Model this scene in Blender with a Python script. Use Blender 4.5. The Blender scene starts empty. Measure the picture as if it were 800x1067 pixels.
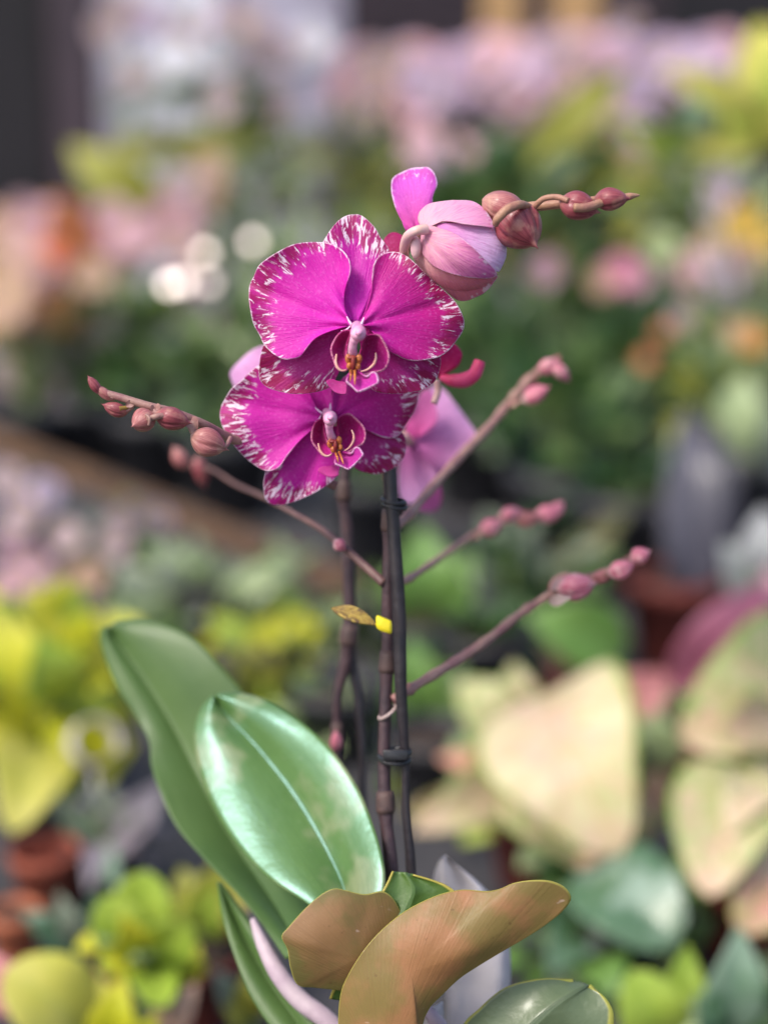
import bpy, math, random
from math import sin, cos, pi, radians, atan2, sqrt, exp
from mathutils import Vector as V, noise as mn

SC = bpy.context.scene
COL = SC.collection
# ------------------------------------------------------------------ camera
PITCH = radians(15.0); TH = 0.2308; CAMZ = 0.72
FWD = V((0, cos(PITCH), -sin(PITCH))); UP = V((0, sin(PITCH), cos(PITCH))); CAM = V((0, 0, CAMZ))
cd = bpy.data.cameras.new('camera'); cam = bpy.data.objects.new('camera', cd); COL.objects.link(cam)
cam.location = CAM; cam.rotation_euler = (pi/2 - PITCH, 0, 0)
cd.sensor_fit = 'HORIZONTAL'; cd.sensor_width = 24; cd.lens = 12/TH
cd.clip_start = 0.01; cd.clip_end = 500
cd.dof.use_dof = True; cd.dof.focus_distance = 0.655; cd.dof.aperture_fstop = (12/TH)/19.0
SC.camera = cam
# ------------------------------------------------------------------ light
EL, AZ = radians(50), radians(232)           # AZ clockwise from +Y
w = bpy.data.worlds.new('World'); SC.world = w; w.use_nodes = True
wn = w.node_tree; sky = wn.nodes.new('ShaderNodeTexSky'); sky.sky_type = 'NISHITA'; sky.sun_disc = False
sky.sun_elevation = EL; sky.sun_rotation = AZ; sky.air_density = 1.0; sky.dust_density = 3.0; sky.ozone_density = 0.5
wn.links.new(sky.outputs[0], wn.nodes['Background'].inputs[0]); wn.nodes['Background'].inputs[1].default_value = 0.13
sd = bpy.data.lights.new('sun', 'SUN'); sun = bpy.data.objects.new('sun', sd); COL.objects.link(sun)
sd.energy = 1.5; sd.angle = radians(14); sd.color = (1, .95, .87)
sdir = V((sin(AZ)*cos(EL), cos(AZ)*cos(EL), sin(EL)))
sun.rotation_euler = sdir.to_track_quat('Z', 'Y').to_euler(); sun.location = (-3, -2, 5)
SC.view_settings.view_transform = 'Standard'; SC.view_settings.look = 'None'
SC.view_settings.exposure = 0.92; SC.view_settings.gamma = 1.0
SC.render.engine = 'CYCLES'
SC.cycles.use_denoising = True; SC.cycles.max_bounces = 8; SC.cycles.transparent_max_bounces = 8
SC.cycles.sample_clamp_indirect = 4.0
rnd = random.Random(7)

# ------------------------------------------------------------------ pixel -> place helpers (800 x 1067 frame)
def P(px, py, d):
    k = TH*d/400
    return CAM + FWD*d + V((1, 0, 0))*((px-400)*k) + UP*((533.5-py)*k)
def rayz(px, py, z):
    r = P(px, py, 1) - CAM
    return CAM + r*((z-CAMZ)/r.z)
def depth(p): return (p-CAM).dot(FWD)
def pxm(d): return TH*d/400                   # metres per pixel at depth d

# ------------------------------------------------------------------ mesh helpers
class MB:
    def __init__(s): s.v = []; s.f = []; s.mi = []; s.uv = {}; s.edge = {}
    def add(s, verts, faces, mi=0, uvs=None, edges=None):
        o = len(s.v); s.v += [tuple(x) for x in verts]
        for f in faces: s.f.append(tuple(i+o for i in f)); s.mi.append(mi)
        if uvs:
            for i, u in enumerate(uvs): s.uv[o+i] = u
        if edges:
            for i, u in enumerate(edges): s.edge[o+i] = u
    def tube(s, pts, rad, n=10, mi=0, cap=True):
        m = len(pts); vs = []; fs = []; uv = []
        if not isinstance(rad, (list, tuple)): rad = [rad]*m
        ref = V((0.13, .9, .31))
        for i, p in enumerate(pts):
            t = (pts[min(i+1, m-1)] - pts[max(i-1, 0)])
            t = t.normalized() if t.length > 1e-9 else V((0, 0, 1))
            a = t.cross(ref); a = a.normalized() if a.length > 1e-4 else t.orthogonal().normalized()
            b = t.cross(a)
            for j in range(n):
                q = 2*pi*j/n
                vs.append(p + (a*cos(q) + b*sin(q))*rad[i]); uv.append((i/max(1, m-1), j/n*2-1))
        for i in range(m-1):
            for j in range(n):
                k = (j+1) % n
                fs.append((i*n+j, i*n+k, (i+1)*n+k, (i+1)*n+j))
        if cap:
            fs.append(tuple(range(n-1, -1, -1))); fs.append(tuple((m-1)*n+j for j in range(n)))
        s.add(vs, fs, mi, uv)
    def lathe(s, c, prof, n=28, mi=0, axis=V((0, 0, 1)), mod=None):
        a = axis.orthogonal().normalized(); b = axis.cross(a).normalized(); vs = []; fs = []; uv = []
        for i, (r, h) in enumerate(prof):
            for j in range(n):
                q = 2*pi*j/n; rr = r*(mod(q, i/(len(prof)-1)) if mod else 1)
                vs.append(c + axis*h + (a*cos(q)+b*sin(q))*rr); uv.append((i/(len(prof)-1), j/n*2-1))
        for i in range(len(prof)-1):
            for j in range(n):
                k = (j+1) % n; fs.append((i*n+j, i*n+k, (i+1)*n+k, (i+1)*n+j))
        fs.append(tuple(range(n-1, -1, -1))); fs.append(tuple((len(prof)-1)*n+j for j in range(n)))
        s.add(vs, fs, mi, uv)
    def ball(s, c, rx, ry=None, rz=None, n=16, mi=0, ax=None):
        ry = ry or rx; rz = rz or rx
        X, Y, Z = ax or (V((1, 0, 0)), V((0, 1, 0)), V((0, 0, 1))); vs = []; fs = []; uv = []
        for i in range(n+1):
            th = pi*i/n
            for j in range(2*n):
                ph = pi*j/n
                vs.append(c + X*(rx*sin(th)*cos(ph)) + Y*(ry*sin(th)*sin(ph)) + Z*(rz*cos(th))); uv.append((i/n, j/n-1))
        for i in range(n):
            for j in range(2*n):
                k = (j+1) % (2*n); fs.append((i*2*n+j, (i+1)*2*n+j, (i+1)*2*n+k, i*2*n+k))
        s.add(vs, fs, mi, uv)
    def box(s, c, X, Y, Z, hx, hy, hz, mi=0):
        vs = [c + X*(hx*a) + Y*(hy*b) + Z*(hz*d) for a in (-1, 1) for b in (-1, 1) for d in (-1, 1)]
        s.add(vs, [(0, 1, 3, 2), (4, 6, 7, 5), (0, 4, 5, 1), (2, 3, 7, 6), (0, 2, 6, 4), (1, 5, 7, 3)], mi)
    def build(s, name, mats, parent=None, smooth=True, solid=0, bevel=0, offset=0):
        me = bpy.data.meshes.new(name); me.from_pydata(s.v, [], s.f); 
        if not isinstance(mats, (list, tuple)): mats = [mats]
        for m in mats: me.materials.append(m)
        for p, mi in zip(me.polygons, s.mi): p.material_index = mi; p.use_smooth = smooth
        if s.uv:
            l = me.uv_layers.new(name='UVMap')
            for lp in me.loops: l.data[lp.index].uv = s.uv.get(lp.vertex_index, (0, 0))
        if s.edge:
            at = me.attributes.new('edge', 'FLOAT', 'POINT')
            for i in range(len(s.v)): at.data[i].value = s.edge.get(i, 0)
        me.update()
        o = bpy.data.objects.new(name, me); COL.objects.link(o)
        if solid:
            m = o.modifiers.new('thickness', 'SOLIDIFY'); m.thickness = solid; m.offset = offset
        if bevel:
            m = o.modifiers.new('bevel', 'BEVEL'); m.width = bevel; m.segments = 2
        if parent is not None: attach(o, parent)
        return o
def attach(o, parent):
    bpy.context.view_layer.update() if False else None
    o.parent = parent; o.matrix_parent_inverse = wmat(parent).inverted()
def wmat(o):
    from mathutils import Matrix
    m = Matrix.Translation(o.location)
    if o.parent: m = wmat(o.parent) @ o.matrix_parent_inverse @ m
    return m
def tag(o, label, cat, group=None, kind=None):
    if label: o['label'] = label
    if cat: o['category'] = cat
    if group: o['group'] = group
    if kind: o['kind'] = kind
    return o
def empty(name, loc, label=None, cat=None, group=None):
    o = bpy.data.objects.new(name, None); COL.objects.link(o); o.location = loc; o.empty_display_size = .03
    return tag(o, label, cat, group)
def crom(pts, n=8, closed=False):
    """Catmull-Rom through pts (tuples of any length)."""
    m = len(pts); out = []
    for i in range(m if closed else m-1):
        if closed: p0, p1, p2, p3 = pts[i-1], pts[i], pts[(i+1) % m], pts[(i+2) % m]
        else: p0, p1, p2, p3 = pts[max(i-1, 0)], pts[i], pts[i+1], pts[min(i+2, m-1)]
        for k in range(n):
            t = k/n
            out.append(tuple(.5*((2*b)+(-a+c)*t+(2*a-5*b+4*c-d)*t*t+(-a+3*b-3*c+d)*t**3) for a, b, c, d in zip(p0, p1, p2, p3)))
    if not closed: out.append(tuple(pts[-1]))
    return out
def resamp(pts, n, closed=False):
    q = list(pts)+([pts[0]] if closed else [])
    L = [0]
    for a, b in zip(q, q[1:]): L.append(L[-1]+sqrt(sum((x-y)**2 for x, y in zip(a[:2], b[:2]))))
    out = []; j = 0
    for k in range(n):
        s = L[-1]*k/(n if closed else n-1)
        while j < len(L)-2 and L[j+1] < s: j += 1
        f = (s-L[j])/max(1e-9, L[j+1]-L[j])
        out.append(tuple(x+(y-x)*f for x, y in zip(q[j], q[j+1])))
    return out
def path3(pts, n=8): return [P(*p) for p in crom(pts, n)]

# ------------------------------------------------------------------ materials
def newmat(name):
    m = bpy.data.materials.new(name); m.use_nodes = True; t = m.node_tree; t.nodes.clear()
    return m, t
class NT:
    def __init__(s, t): s.t = t
    def n(s, typ, **kw):
        x = s.t.nodes.new(typ)
        for k, v in kw.items(): setattr(x, k, v)
        return x
    def set(s, node, key, val):
        if val is None: return
        if hasattr(val, 'is_output'): s.t.links.new(val, node.inputs[key])
        else: node.inputs[key].default_value = val
    def math(s, op, a, b=0.0, c=None, clamp=False):
        x = s.n('ShaderNodeMath', operation=op, use_clamp=clamp); s.set(x, 0, a); s.set(x, 1, b)
        if c is not None: s.set(x, 2, c)
        return x.outputs[0]
    def smooth(s, v, a, b):
        x = s.n('ShaderNodeMapRange', interpolation_type='SMOOTHSTEP'); s.set(x, 0, v); s.set(x, 1, a); s.set(x, 2, b)
        return x.outputs[0]
    def mix(s, f, a, b):
        x = s.n('ShaderNodeMix', data_type='RGBA'); s.set(x, 0, f)
        for k, v in ((6, a), (7, b)): s.set(x, k, v if hasattr(v, 'is_output') else (*v, 1))
        return x.outputs[2]
    def noise(s, vec, scale, detail=3, rough=.55, dist=0):
        x = s.n('ShaderNodeTexNoise'); s.set(x, 'Vector', vec); s.set(x, 'Scale', scale); s.set(x, 'Detail', detail)
        s.set(x, 'Roughness', rough); s.set(x, 'Distortion', dist); return x.outputs[0]
    def xyz(s, a, b, c=0.0):
        x = s.n('ShaderNodeCombineXYZ'); s.set(x, 0, a); s.set(x, 1, b); s.set(x, 2, c); return x.outputs[0]
    def bump(s, h, strength, dist=.001):
        x = s.n('ShaderNodeBump'); s.set(x, 'Height', h); s.set(x, 'Strength', strength); s.set(x, 'Distance', dist); return x.outputs[0]
    def out(s, col, rough=.5, spec=.4, coat=0, transl=0, tcol=None, normal=None, sheen=0, coatr=.1, sss=0, stint=None):
        b = s.n('ShaderNodeBsdfPrincipled'); s.set(b, 'Base Color', col if hasattr(col, 'is_output') else (*col, 1))
        s.set(b, 'Roughness', rough); s.set(b, 'Specular IOR Level', spec); s.set(b, 'Coat Weight', coat); s.set(b, 'Coat Roughness', coatr)
        if stint: s.set(b, 'Specular Tint', (*stint, 1))
        if sheen: s.set(b, 'Sheen Weight', sheen)
        if normal is not None: s.set(b, 'Normal', normal)
        o = s.n('ShaderNodeOutputMaterial'); sh = b.outputs[0]
        if transl:
            t = s.n('ShaderNodeBsdfTranslucent'); c = tcol if tcol is not None else col
            s.set(t, 0, c if hasattr(c, 'is_output') else (*c, 1))
            if normal is not None: s.set(t, 'Normal', normal)
            mx = s.n('ShaderNodeMixShader'); s.set(mx, 0, transl); s.t.links.new(sh, mx.inputs[1]); s.t.links.new(t.outputs[0], mx.inputs[2]); sh = mx.outputs[0]
        s.t.links.new(sh, o.inputs[0])
def leafmat(name, c1, c2, vein=None, vamt=.5, vn=9, edge=None, ew=.08, rough=.45, coat=.1, transl=.2, ns=30, blot=None, bs=25, bth=.55, bump=.3, spec=.4, mid=.05, midrib=True, coatr=.15, blot2=None, stint=None, fine=0):
    m, t = newmat(name); k = NT(t)
    tc = k.n('ShaderNodeTexCoord'); uv = k.n('ShaderNodeSeparateXYZ'); t.links.new(tc.outputs['UV'], uv.inputs[0])
    u, v = uv.outputs[0], uv.outputs[1]; av = k.math('ABSOLUTE', v)
    n1 = k.noise(tc.outputs['Object'], ns, 4); col = k.mix(k.smooth(n1, .3, .7), c1, c2)
    if blot: col = k.mix(k.smooth(k.noise(tc.outputs['Object'], bs, 3, .6), bth-.06, bth+.08), col, blot)
    if blot2: col = k.mix(k.math('MULTIPLY', k.smooth(k.noise(tc.outputs['Object'], bs*2.3, 4, .7, .4), .50, .60), .8), col, blot2)
    if fine:
        fl = k.noise(k.xyz(k.math('MULTIPLY', v, 55), k.math('MULTIPLY', u, 3), 1), 1, 3, .6); col = k.mix(k.math('MULTIPLY', k.smooth(fl, .45, .7), fine), col, tuple(x*.55 for x in c1))
        ds = k.noise(tc.outputs['Object'], 420, 3, .7); col = k.mix(k.math('MULTIPLY', k.smooth(ds, .62, .75), fine*.6), col, (.4, .42, .32))
    ph = k.math('SUBTRACT', k.math('MULTIPLY', u, vn), k.math('MULTIPLY', av, vn*.22))
    ph = k.math('ADD', ph, k.math('MULTIPLY', k.noise(tc.outputs['Object'], 40, 2), .5))
    sw = k.math('ABSOLUTE', k.math('SUBTRACT', k.math('FRACT', ph), .5)); lat = k.math('SUBTRACT', 1, k.smooth(sw, .03, .14))
    mr = k.math('SUBTRACT', 1, k.smooth(av, mid*.4, mid))
    vm = k.math('MAXIMUM', k.math('MULTIPLY', lat, .6), mr)
    if vein: col = k.mix(k.math('MULTIPLY', vm if midrib else lat, vamt), col, vein)
    if edge: col = k.mix(k.smooth(k.math('ADD', av, k.math('MULTIPLY', k.math('SUBTRACT', n1, .5), .25)), 1-ew*1.4, 1-ew*.4), col, edge)
    hh = k.math('ADD', k.math('MULTIPLY', vm, -.4), k.noise(tc.outputs['Object'], 220, 3))
    rg = k.math('ADD', rough-.08, k.math('MULTIPLY', n1, .16))
    k.out(col, rg, spec, coat, transl, k.mix(.4, col, (.5, .55, .08)) if transl else None, k.bump(hh, bump, .0015), coatr=coatr, stint=stint)
    return m
def plain(name, c1, c2, rough=.6, ns=40, spec=.4, coat=0, bump=.3, bn=150, metal=0, transl=0):
    m, t = newmat(name); k = NT(t); tc = k.n('ShaderNodeTexCoord'); o = tc.outputs['Object']
    n1 = k.noise(o, ns, 5, .6); col = k.mix(k.smooth(n1, .3, .7), c1, c2)
    k.out(col, k.math('ADD', rough-.1, k.math('MULTIPLY', n1, .2)), spec, coat, transl, None, k.bump(k.noise(o, bn, 4), bump, .002))
    return m
def petalmat(name, inner, outer, zone, white, z0=.55, z1=.85, wt=.52, rim=.986, ka=18.0, transl=.25, dark=None, seed=0.0, wamt=.95, vein=.35, vcol=None):
    """UV.x = angle round the attachment, UV.y = distance from it; attribute edge = 0 centre .. 1 rim"""
    m, t = newmat(name); k = NT(t)
    tc = k.n('ShaderNodeTexCoord'); uv = k.n('ShaderNodeSeparateXYZ'); t.links.new(tc.outputs['UV'], uv.inputs[0])
    a, r = uv.outputs[0], uv.outputs[1]; at = k.n('ShaderNodeAttribute', attribute_name='edge'); e = at.outputs['Fac']
    ob = tc.outputs['Object']
    col = k.mix(k.smooth(r, .05, .9), inner, outer)
    fine = k.noise(k.xyz(k.math('MULTIPLY', a, 38), k.math('MULTIPLY', r, 4.5), seed), 1, 3, .6)
    col = k.mix(k.math('MULTIPLY', k.smooth(fine, .42, .72), vein), col, vcol or tuple(x*.58 for x in inner))
    cell = k.noise(ob, 900, 2); col = k.mix(k.math('MULTIPLY', k.smooth(cell, .5, .75), .18), col, (.85, .25, .75))
    # marbled zone toward the outer rim
    wob = k.noise(k.xyz(k.math('MULTIPLY', a, 3.2), k.math('MULTIPLY', r, 1.2), seed+3), 1, 3)
    wob2 = k.noise(k.xyz(k.math('MULTIPLY', a, 9), k.math('MULTIPLY', r, 2.5), seed+1), 1, 4, .65)
    side = k.math('MULTIPLY', k.math('POWER', k.math('ABSOLUTE', k.math('SUBTRACT', a, -.05)), 2.0), -.30)
    q = k.math('ADD', k.math('MULTIPLY', k.math('POWER', e, .8), r), k.math('MULTIPLY', k.math('SUBTRACT', wob, .5), .55))
    q = k.math('ADD', k.math('ADD', q, side), k.math('MULTIPLY', k.math('SUBTRACT', wob2, .5), .5))
    zn = k.smooth(q, z0, z1)
    zn = k.math('MULTIPLY', zn, k.math('ADD', .5, k.math('MULTIPLY', k.smooth(wob2, .36, .58), .5)))
    col = k.mix(zn, col, zone)
    st = k.noise(k.xyz(k.math('MULTIPLY', a, ka), k.math('MULTIPLY', r, 6.5), seed+9), 1, 4, .62, .9)
    st2 = k.noise(k.xyz(k.math('MULTIPLY', a, ka*2.3), k.math('MULTIPLY', r, 9), seed+5), 1, 3, .6, .3)
    s = k.math('ADD', k.math('MULTIPLY', st, .72), k.math('MULTIPLY', st2, .28))
    band = k.math('MULTIPLY', k.smooth(q, z0-.05, z0+.06), wamt)
    wm = k.math('MULTIPLY', k.smooth(s, wt-.01, wt+.075), band)
    rimw = k.math('MULTIPLY', k.smooth(k.math('ADD', e, k.math('MULTIPLY', k.math('SUBTRACT', st2, .5), .05)), rim-.012, rim+.008), .85)
    rimw = k.math('MULTIPLY', k.math('MULTIPLY', rimw, k.smooth(r, .35, .62)), k.math('ADD', .25, k.math('MULTIPLY', k.smooth(st, .40, .56), .75)))
    col = k.mix(k.math('MAXIMUM', wm, rimw), col, white)
    hh = k.math('ADD', k.math('MULTIPLY', fine, .8), k.math('MULTIPLY', cell, .35))
    k.out(col, .5, .35, 0, transl, col, k.bump(hh, .4, .0012), sheen=.06)
    return m
WHITE = (.90, .74, .88)
def budmat(name, dark, light, pale):
    """UV.x along the bud, UV.y around it: streaked skin, paler at the foot"""
    m, t = newmat(name); k = NT(t); tc = k.n('ShaderNodeTexCoord'); uv = k.n('ShaderNodeSeparateXYZ'); t.links.new(tc.outputs['UV'], uv.inputs[0])
    u, v = uv.outputs[0], uv.outputs[1]
    q = k.math('MULTIPLY', v, pi); st = k.noise(k.xyz(k.math('MULTIPLY', k.math('SINE', q), 7), k.math('MULTIPLY', k.math('COSINE', q), 7), k.math('MULTIPLY', u, 1.6)), 1, 4, .65)
    col = k.mix(k.smooth(st, .34, .66), dark, light)
    n2 = k.noise(tc.outputs['Object'], 160, 3); col = k.mix(k.math('MULTIPLY', k.smooth(n2, .52, .7), .6), col, pale)
    col = k.mix(k.math('MULTIPLY', k.smooth(u, .25, .0), .5), col, pale)
    k.out(col, .38, .45, .15, .08, col, k.bump(k.math('ADD', st, k.math('MULTIPLY', n2, .5)), .45, .001)); return m
def coppermat(name, c1, c2, green, rim):
    m, t = newmat(name); k = NT(t); tc = k.n('ShaderNodeTexCoord'); ob = tc.outputs['Object']
    e = k.n('ShaderNodeAttribute', attribute_name='edge').outputs['Fac']
    n1 = k.noise(ob, 22, 4); col = k.mix(k.smooth(n1, .32, .68), c1, c2)
    g = k.noise(ob, 650, 3, .7); col = k.mix(k.math('MULTIPLY', k.smooth(g, .45, .75), .14), col, tuple(x*.6 for x in c1))
    gz = k.math('ADD', k.noise(ob, 26, 4, .6), k.math('MULTIPLY', k.math('SUBTRACT', e, .55), .18)); col = k.mix(k.math('MULTIPLY', k.smooth(gz, .44, .62), .8), col, green)
    uvx = k.n('ShaderNodeSeparateXYZ'); t.links.new(tc.outputs['UV'], uvx.inputs[0])
    ln = k.noise(k.xyz(k.math('MULTIPLY', uvx.outputs[0], 60), k.math('MULTIPLY', uvx.outputs[1], 1.5), 2), 1, 2); col = k.mix(k.math('MULTIPLY', k.smooth(ln, .5, .68), .16), col, tuple(x*.55 for x in c1))
    sp = k.noise(ob, 330, 2, .5); col = k.mix(k.math('MULTIPLY', k.smooth(sp, .70, .76), .55), col, (.12, .06, .02))
    col = k.mix(k.smooth(k.math('ADD', e, k.math('MULTIPLY', k.math('SUBTRACT', n1, .5), .02)), .983, .996), col, rim)
    fl = k.noise(k.xyz(0, 0, 0), 1); mp = k.n('ShaderNodeMapping'); t.links.new(ob, mp.inputs[0]); mp.inputs['Rotation'].default_value = (.3, .5, .4); mp.inputs['Scale'].default_value = (70, 190, 190)
    sc = k.noise(mp.outputs[0], 1, 2); col = k.mix(k.math('MULTIPLY', k.smooth(sc, .70, .76), .6), col, (.62, .45, .36))
    k.out(col, k.math('ADD', .38, k.math('MULTIPLY', g, .25)), .4, 0.0, .12, (.5, .25, .05), k.bump(k.math('ADD', k.math('MULTIPLY', ln, .5), k.math('ADD', k.math('MULTIPLY', g, .3), k.math('MULTIPLY', n1, 2))), .3, .0012)); return m
M = {}
M['petal'] = petalmat('magenta_petal', (.74, .012, .50), (.60, .006, .36), (.34, .002, .12), WHITE, z0=.43, z1=.66, wt=.525)
M['petal_r'] = petalmat('magenta_petal_shaded', (.64, .008, .38), (.46, .003, .19), (.32, .002, .09), WHITE, z0=.47, z1=.68, wt=.53, seed=4)  # darker, rosier copy for right petals; shade away from sun partly in the colour
M['sepal_top'] = petalmat('marbled_sepal', (.72, .012, .55), (.54, .008, .33), (.34, .003, .12), WHITE, z0=.36, z1=.54, wt=.505, ka=20, seed=11, rim=.988)
M['sepal_low'] = petalmat('crimson_sepal', (.52, .006, .24), (.50, .02, .26), (.30, .003, .08), WHITE, z0=.34, z1=.66, wt=.535, ka=13, seed=17, rim=.994, wamt=.9)
M['petal2'] = petalmat('magenta_petal_side', (.66, .010, .42), (.58, .006, .36), (.34, .002, .12), WHITE, z0=.42, z1=.62, wt=.515, seed=23)
M['pet_back'] = petalmat('pale_petal_back', (.74, .20, .54), (.80, .42, .74), (.80, .46, .76), (.85, .6, .82), z0=.7, z1=.95, wt=.60, rim=.985, seed=31, transl=.35)
M['pet_back_dark'] = petalmat('rose_petal_back', (.64, .08, .34), (.68, .18, .48), (.6, .14, .4), (.8, .5, .7), z0=.75, z1=.95, wt=.62, rim=.99, seed=37)
M['pet_red'] = petalmat('crimson_petal', (.50, .005, .12), (.46, .004, .15), (.35, .004, .1), WHITE, z0=.9, z1=1.2, wt=.7, rim=1.2, seed=41)
M['open_pet'] = petalmat('opening_petal', (.66, .06, .38), (.66, .10, .62), (.58, .06, .44), (.86, .62, .85), z0=.58, z1=.8, wt=.54, rim=.95, seed=47, ka=10)
M['bud_pet'] = petalmat('bud_petal', (.84, .44, .50), (.76, .20, .50), (.62, .12, .42), (.84, .62, .76), z0=.72, z1=.9, wt=.53, rim=.965, seed=53, ka=9, vein=.8, vcol=(.60, .10, .36))
M['bud_pet_low'] = petalmat('bud_petal_rose', (.80, .50, .46), (.74, .20, .28), (.62, .16, .28), (.82, .6, .68), z0=.8, z1=1.0, wt=.56, rim=.99, seed=59, ka=9, vein=.6, vcol=(.60, .16, .26))
M['bud_pet_lilac'] = petalmat('bud_petal_lilac', (.74, .24, .60), (.82, .54, .84), (.76, .58, .86), (.86, .74, .88), z0=.75, z1=.95, wt=.55, rim=.985, seed=61, ka=9, vein=.45)
M['bud_pet_top'] = petalmat('bud_petal_top', (.84, .50, .56), (.80, .34, .56), (.64, .2, .48), (.84, .64, .78), z0=.75, z1=.95, wt=.54, rim=.97, seed=67, ka=9, vein=.6, vcol=(.62, .16, .42))
M['lip'] = petalmat('lip_lobe', (.40, .004, .13), (.50, .010, .24), (.48, .02, .2), (.74, .30, .42), z0=.9, z1=1.1, wt=.62, rim=.955, seed=71, transl=.25)
M['lip_mid'] = petalmat('lip_midlobe', (.46, .01, .24), (.56, .03, .38), (.56, .05, .38), (.82, .52, .74), z0=.85, z1=1.05, wt=.6, rim=.955, seed=73)
M['lip_flap'] = petalmat('lip_flap', (.66, .03, .32), (.66, .05, .34), (.6, .05, .2), (.8, .3, .4), z0=.95, z1=1.2, wt=.65, rim=1.1, seed=75)
M['hook'] = plain('hooked_lip', (.66, .04, .14), (.72, .07, .22), .45, 120)
M['callus'] = plain('yellow_callus', (.62, .24, .05), (.30, .05, .03), .35, 700, bump=.5)
M['column'] = plain('column_pink', (.72, .26, .50), (.80, .46, .58), .4, 260, coat=.2)
M['bud'] = budmat('bud_skin', (.19, .026, .042), (.34, .080, .095), (.46, .22, .17))
M['bud_pale'] = budmat('bud_skin_pale', (.30, .075, .085), (.48, .19, .18), (.56, .34, .25))
M['bud_pink'] = budmat('bud_skin_pink', (.44, .06, .13), (.70, .28, .34), (.74, .55, .50))
M['stem_pale'] = plain('young_stem', (.36, .21, .17), (.26, .12, .12), .5, 120, bn=400)
M['stem_dusk'] = plain('dusky_stem', (.16, .085, .075), (.11, .055, .055), .5, 120)
M['stem_tan'] = plain('tan_stalk', (.40, .22, .14), (.32, .14, .11), .5, 160, bn=400)
M['pedicel'] = plain('pedicel_skin', (.66, .40, .44), (.70, .44, .36), .45, 120)
M['stem_dark'] = plain('purple_stem', (.040, .024, .030), (.075, .040, .045), .5, 90, bn=300)
M['sheath'] = plain('node_sheath_skin', (.065, .040, .038), (.095, .055, .048), .6, 200)
M['stake'] = plain('stake_plastic', (.018, .014, .018), (.032, .026, .030), .38, 60)
M['black'] = plain('black_plastic', (.012, .012, .014), (.03, .03, .034), .3, 80)
M['tie_pale'] = plain('pale_tie', (.35, .25, .24), (.42, .33, .3), .5)
M['yellow'] = plain('yellow_tape', (.78, .66, .02), (.70, .55, .02), .4, 60)
M['bract'] = plain('dry_bract', (.34, .23, .05), (.22, .13, .03), .6, 150)
M['tag_skin'] = leafmat('mottled_tag', (.36, .25, .05), (.20, .12, .035), vein=(.5, .38, .08), ns=260, vn=4, rough=.6, coat=0, transl=0, blot=(.10, .06, .03), bs=420, bth=.56)
M['root'] = plain('aerial_root', (.50, .40, .44), (.40, .30, .36), .55, 70)
M['sleeve'] = plain('white_sleeve', (.86, .80, .80), (.78, .73, .76), .35, 60, transl=.4)
M['terra'] = plain('terracotta', (.30, .075, .04), (.22, .05, .03), .75, 30)
M['terra_dark'] = plain('dark_terracotta', (.16, .03, .022), (.10, .02, .016), .7, 30)
M['terra_or'] = plain('orange_clay', (.46, .15, .07), (.36, .10, .05), .7, 30)
M['potblack'] = plain('black_pot', (.016, .016, .02), (.03, .03, .036), .5, 30)
M['potgrey'] = plain('grey_pot', (.12, .12, .15), (.17, .17, .2), .5, 30)
M['soil'] = plain('soil', (.02, .013, .01), (.05, .03, .02), .9, 90, bump=1)
M['stemg'] = plain('green_stem', (.10, .16, .05), (.15, .2, .07), .5)
M['stemr'] = plain('rosy_stem', (.22, .10, .08), (.3, .15, .1), .5)
# orchid leaves
M['ol_back'] = leafmat('orchid_leaf_matte', (.058, .120, .030), (.085, .155, .040), vein=(.10, .18, .05), vamt=.2, vn=0.0, rough=.5, coat=.05, transl=.12, ns=25, mid=.07, bump=.15, fine=.3)
M['ol_gloss'] = leafmat('orchid_leaf_glossy', (.075, .155, .04), (.115, .21, .055), vein=(.05, .12, .04), vamt=.8, vn=0.0, rough=.33, coat=.12, transl=.1, ns=18, blot=(.24, .28, .14), bs=26, bth=.57, spec=.8, mid=.05, bump=.16, coatr=.25, stint=(.48, .88, .92), fine=.3)  # pale blotches painted in for mottled reflections; cyan specular tint imitates sky sheen
M['copper'] = coppermat('leaf_copper_back', (.35, .16, .072), (.29, .14, .055), (.17, .14, .035), (.34, .30, .06))
M['copper_olive'] = coppermat('leaf_olive_back', (.26, .14, .06), (.22, .125, .045), (.12, .12, .03), (.30, .28, .06))
M['ol_copper'] = leafmat('orchid_leaf_underside', (.27, .125, .062), (.22, .115, .045), vein=(.15, .075, .03), vamt=.5, vn=0.0, edge=(.32, .27, .05), ew=.035, rough=.42, coat=.25, transl=.08, ns=16, blot=(.19, .12, .03), bs=14, bth=.62, mid=.03, bump=.2)
M['ol_top'] = leafmat('orchid_leaf_deep', (.05, .11, .02), (.08, .15, .03), edge=(.4, .34, .06), ew=.06, vn=0.0, rough=.4, coat=.2, transl=.1)
M['ol_olive'] = leafmat('orchid_leaf_olive', (.085, .12, .06), (.11, .15, .075), edge=(.30, .30, .05), ew=.05, vn=0.0, vein=(.07, .1, .05), vamt=.4, rough=.4, coat=.2, transl=.1, blot=(.16, .2, .12), bs=60, bth=.66)
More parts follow.
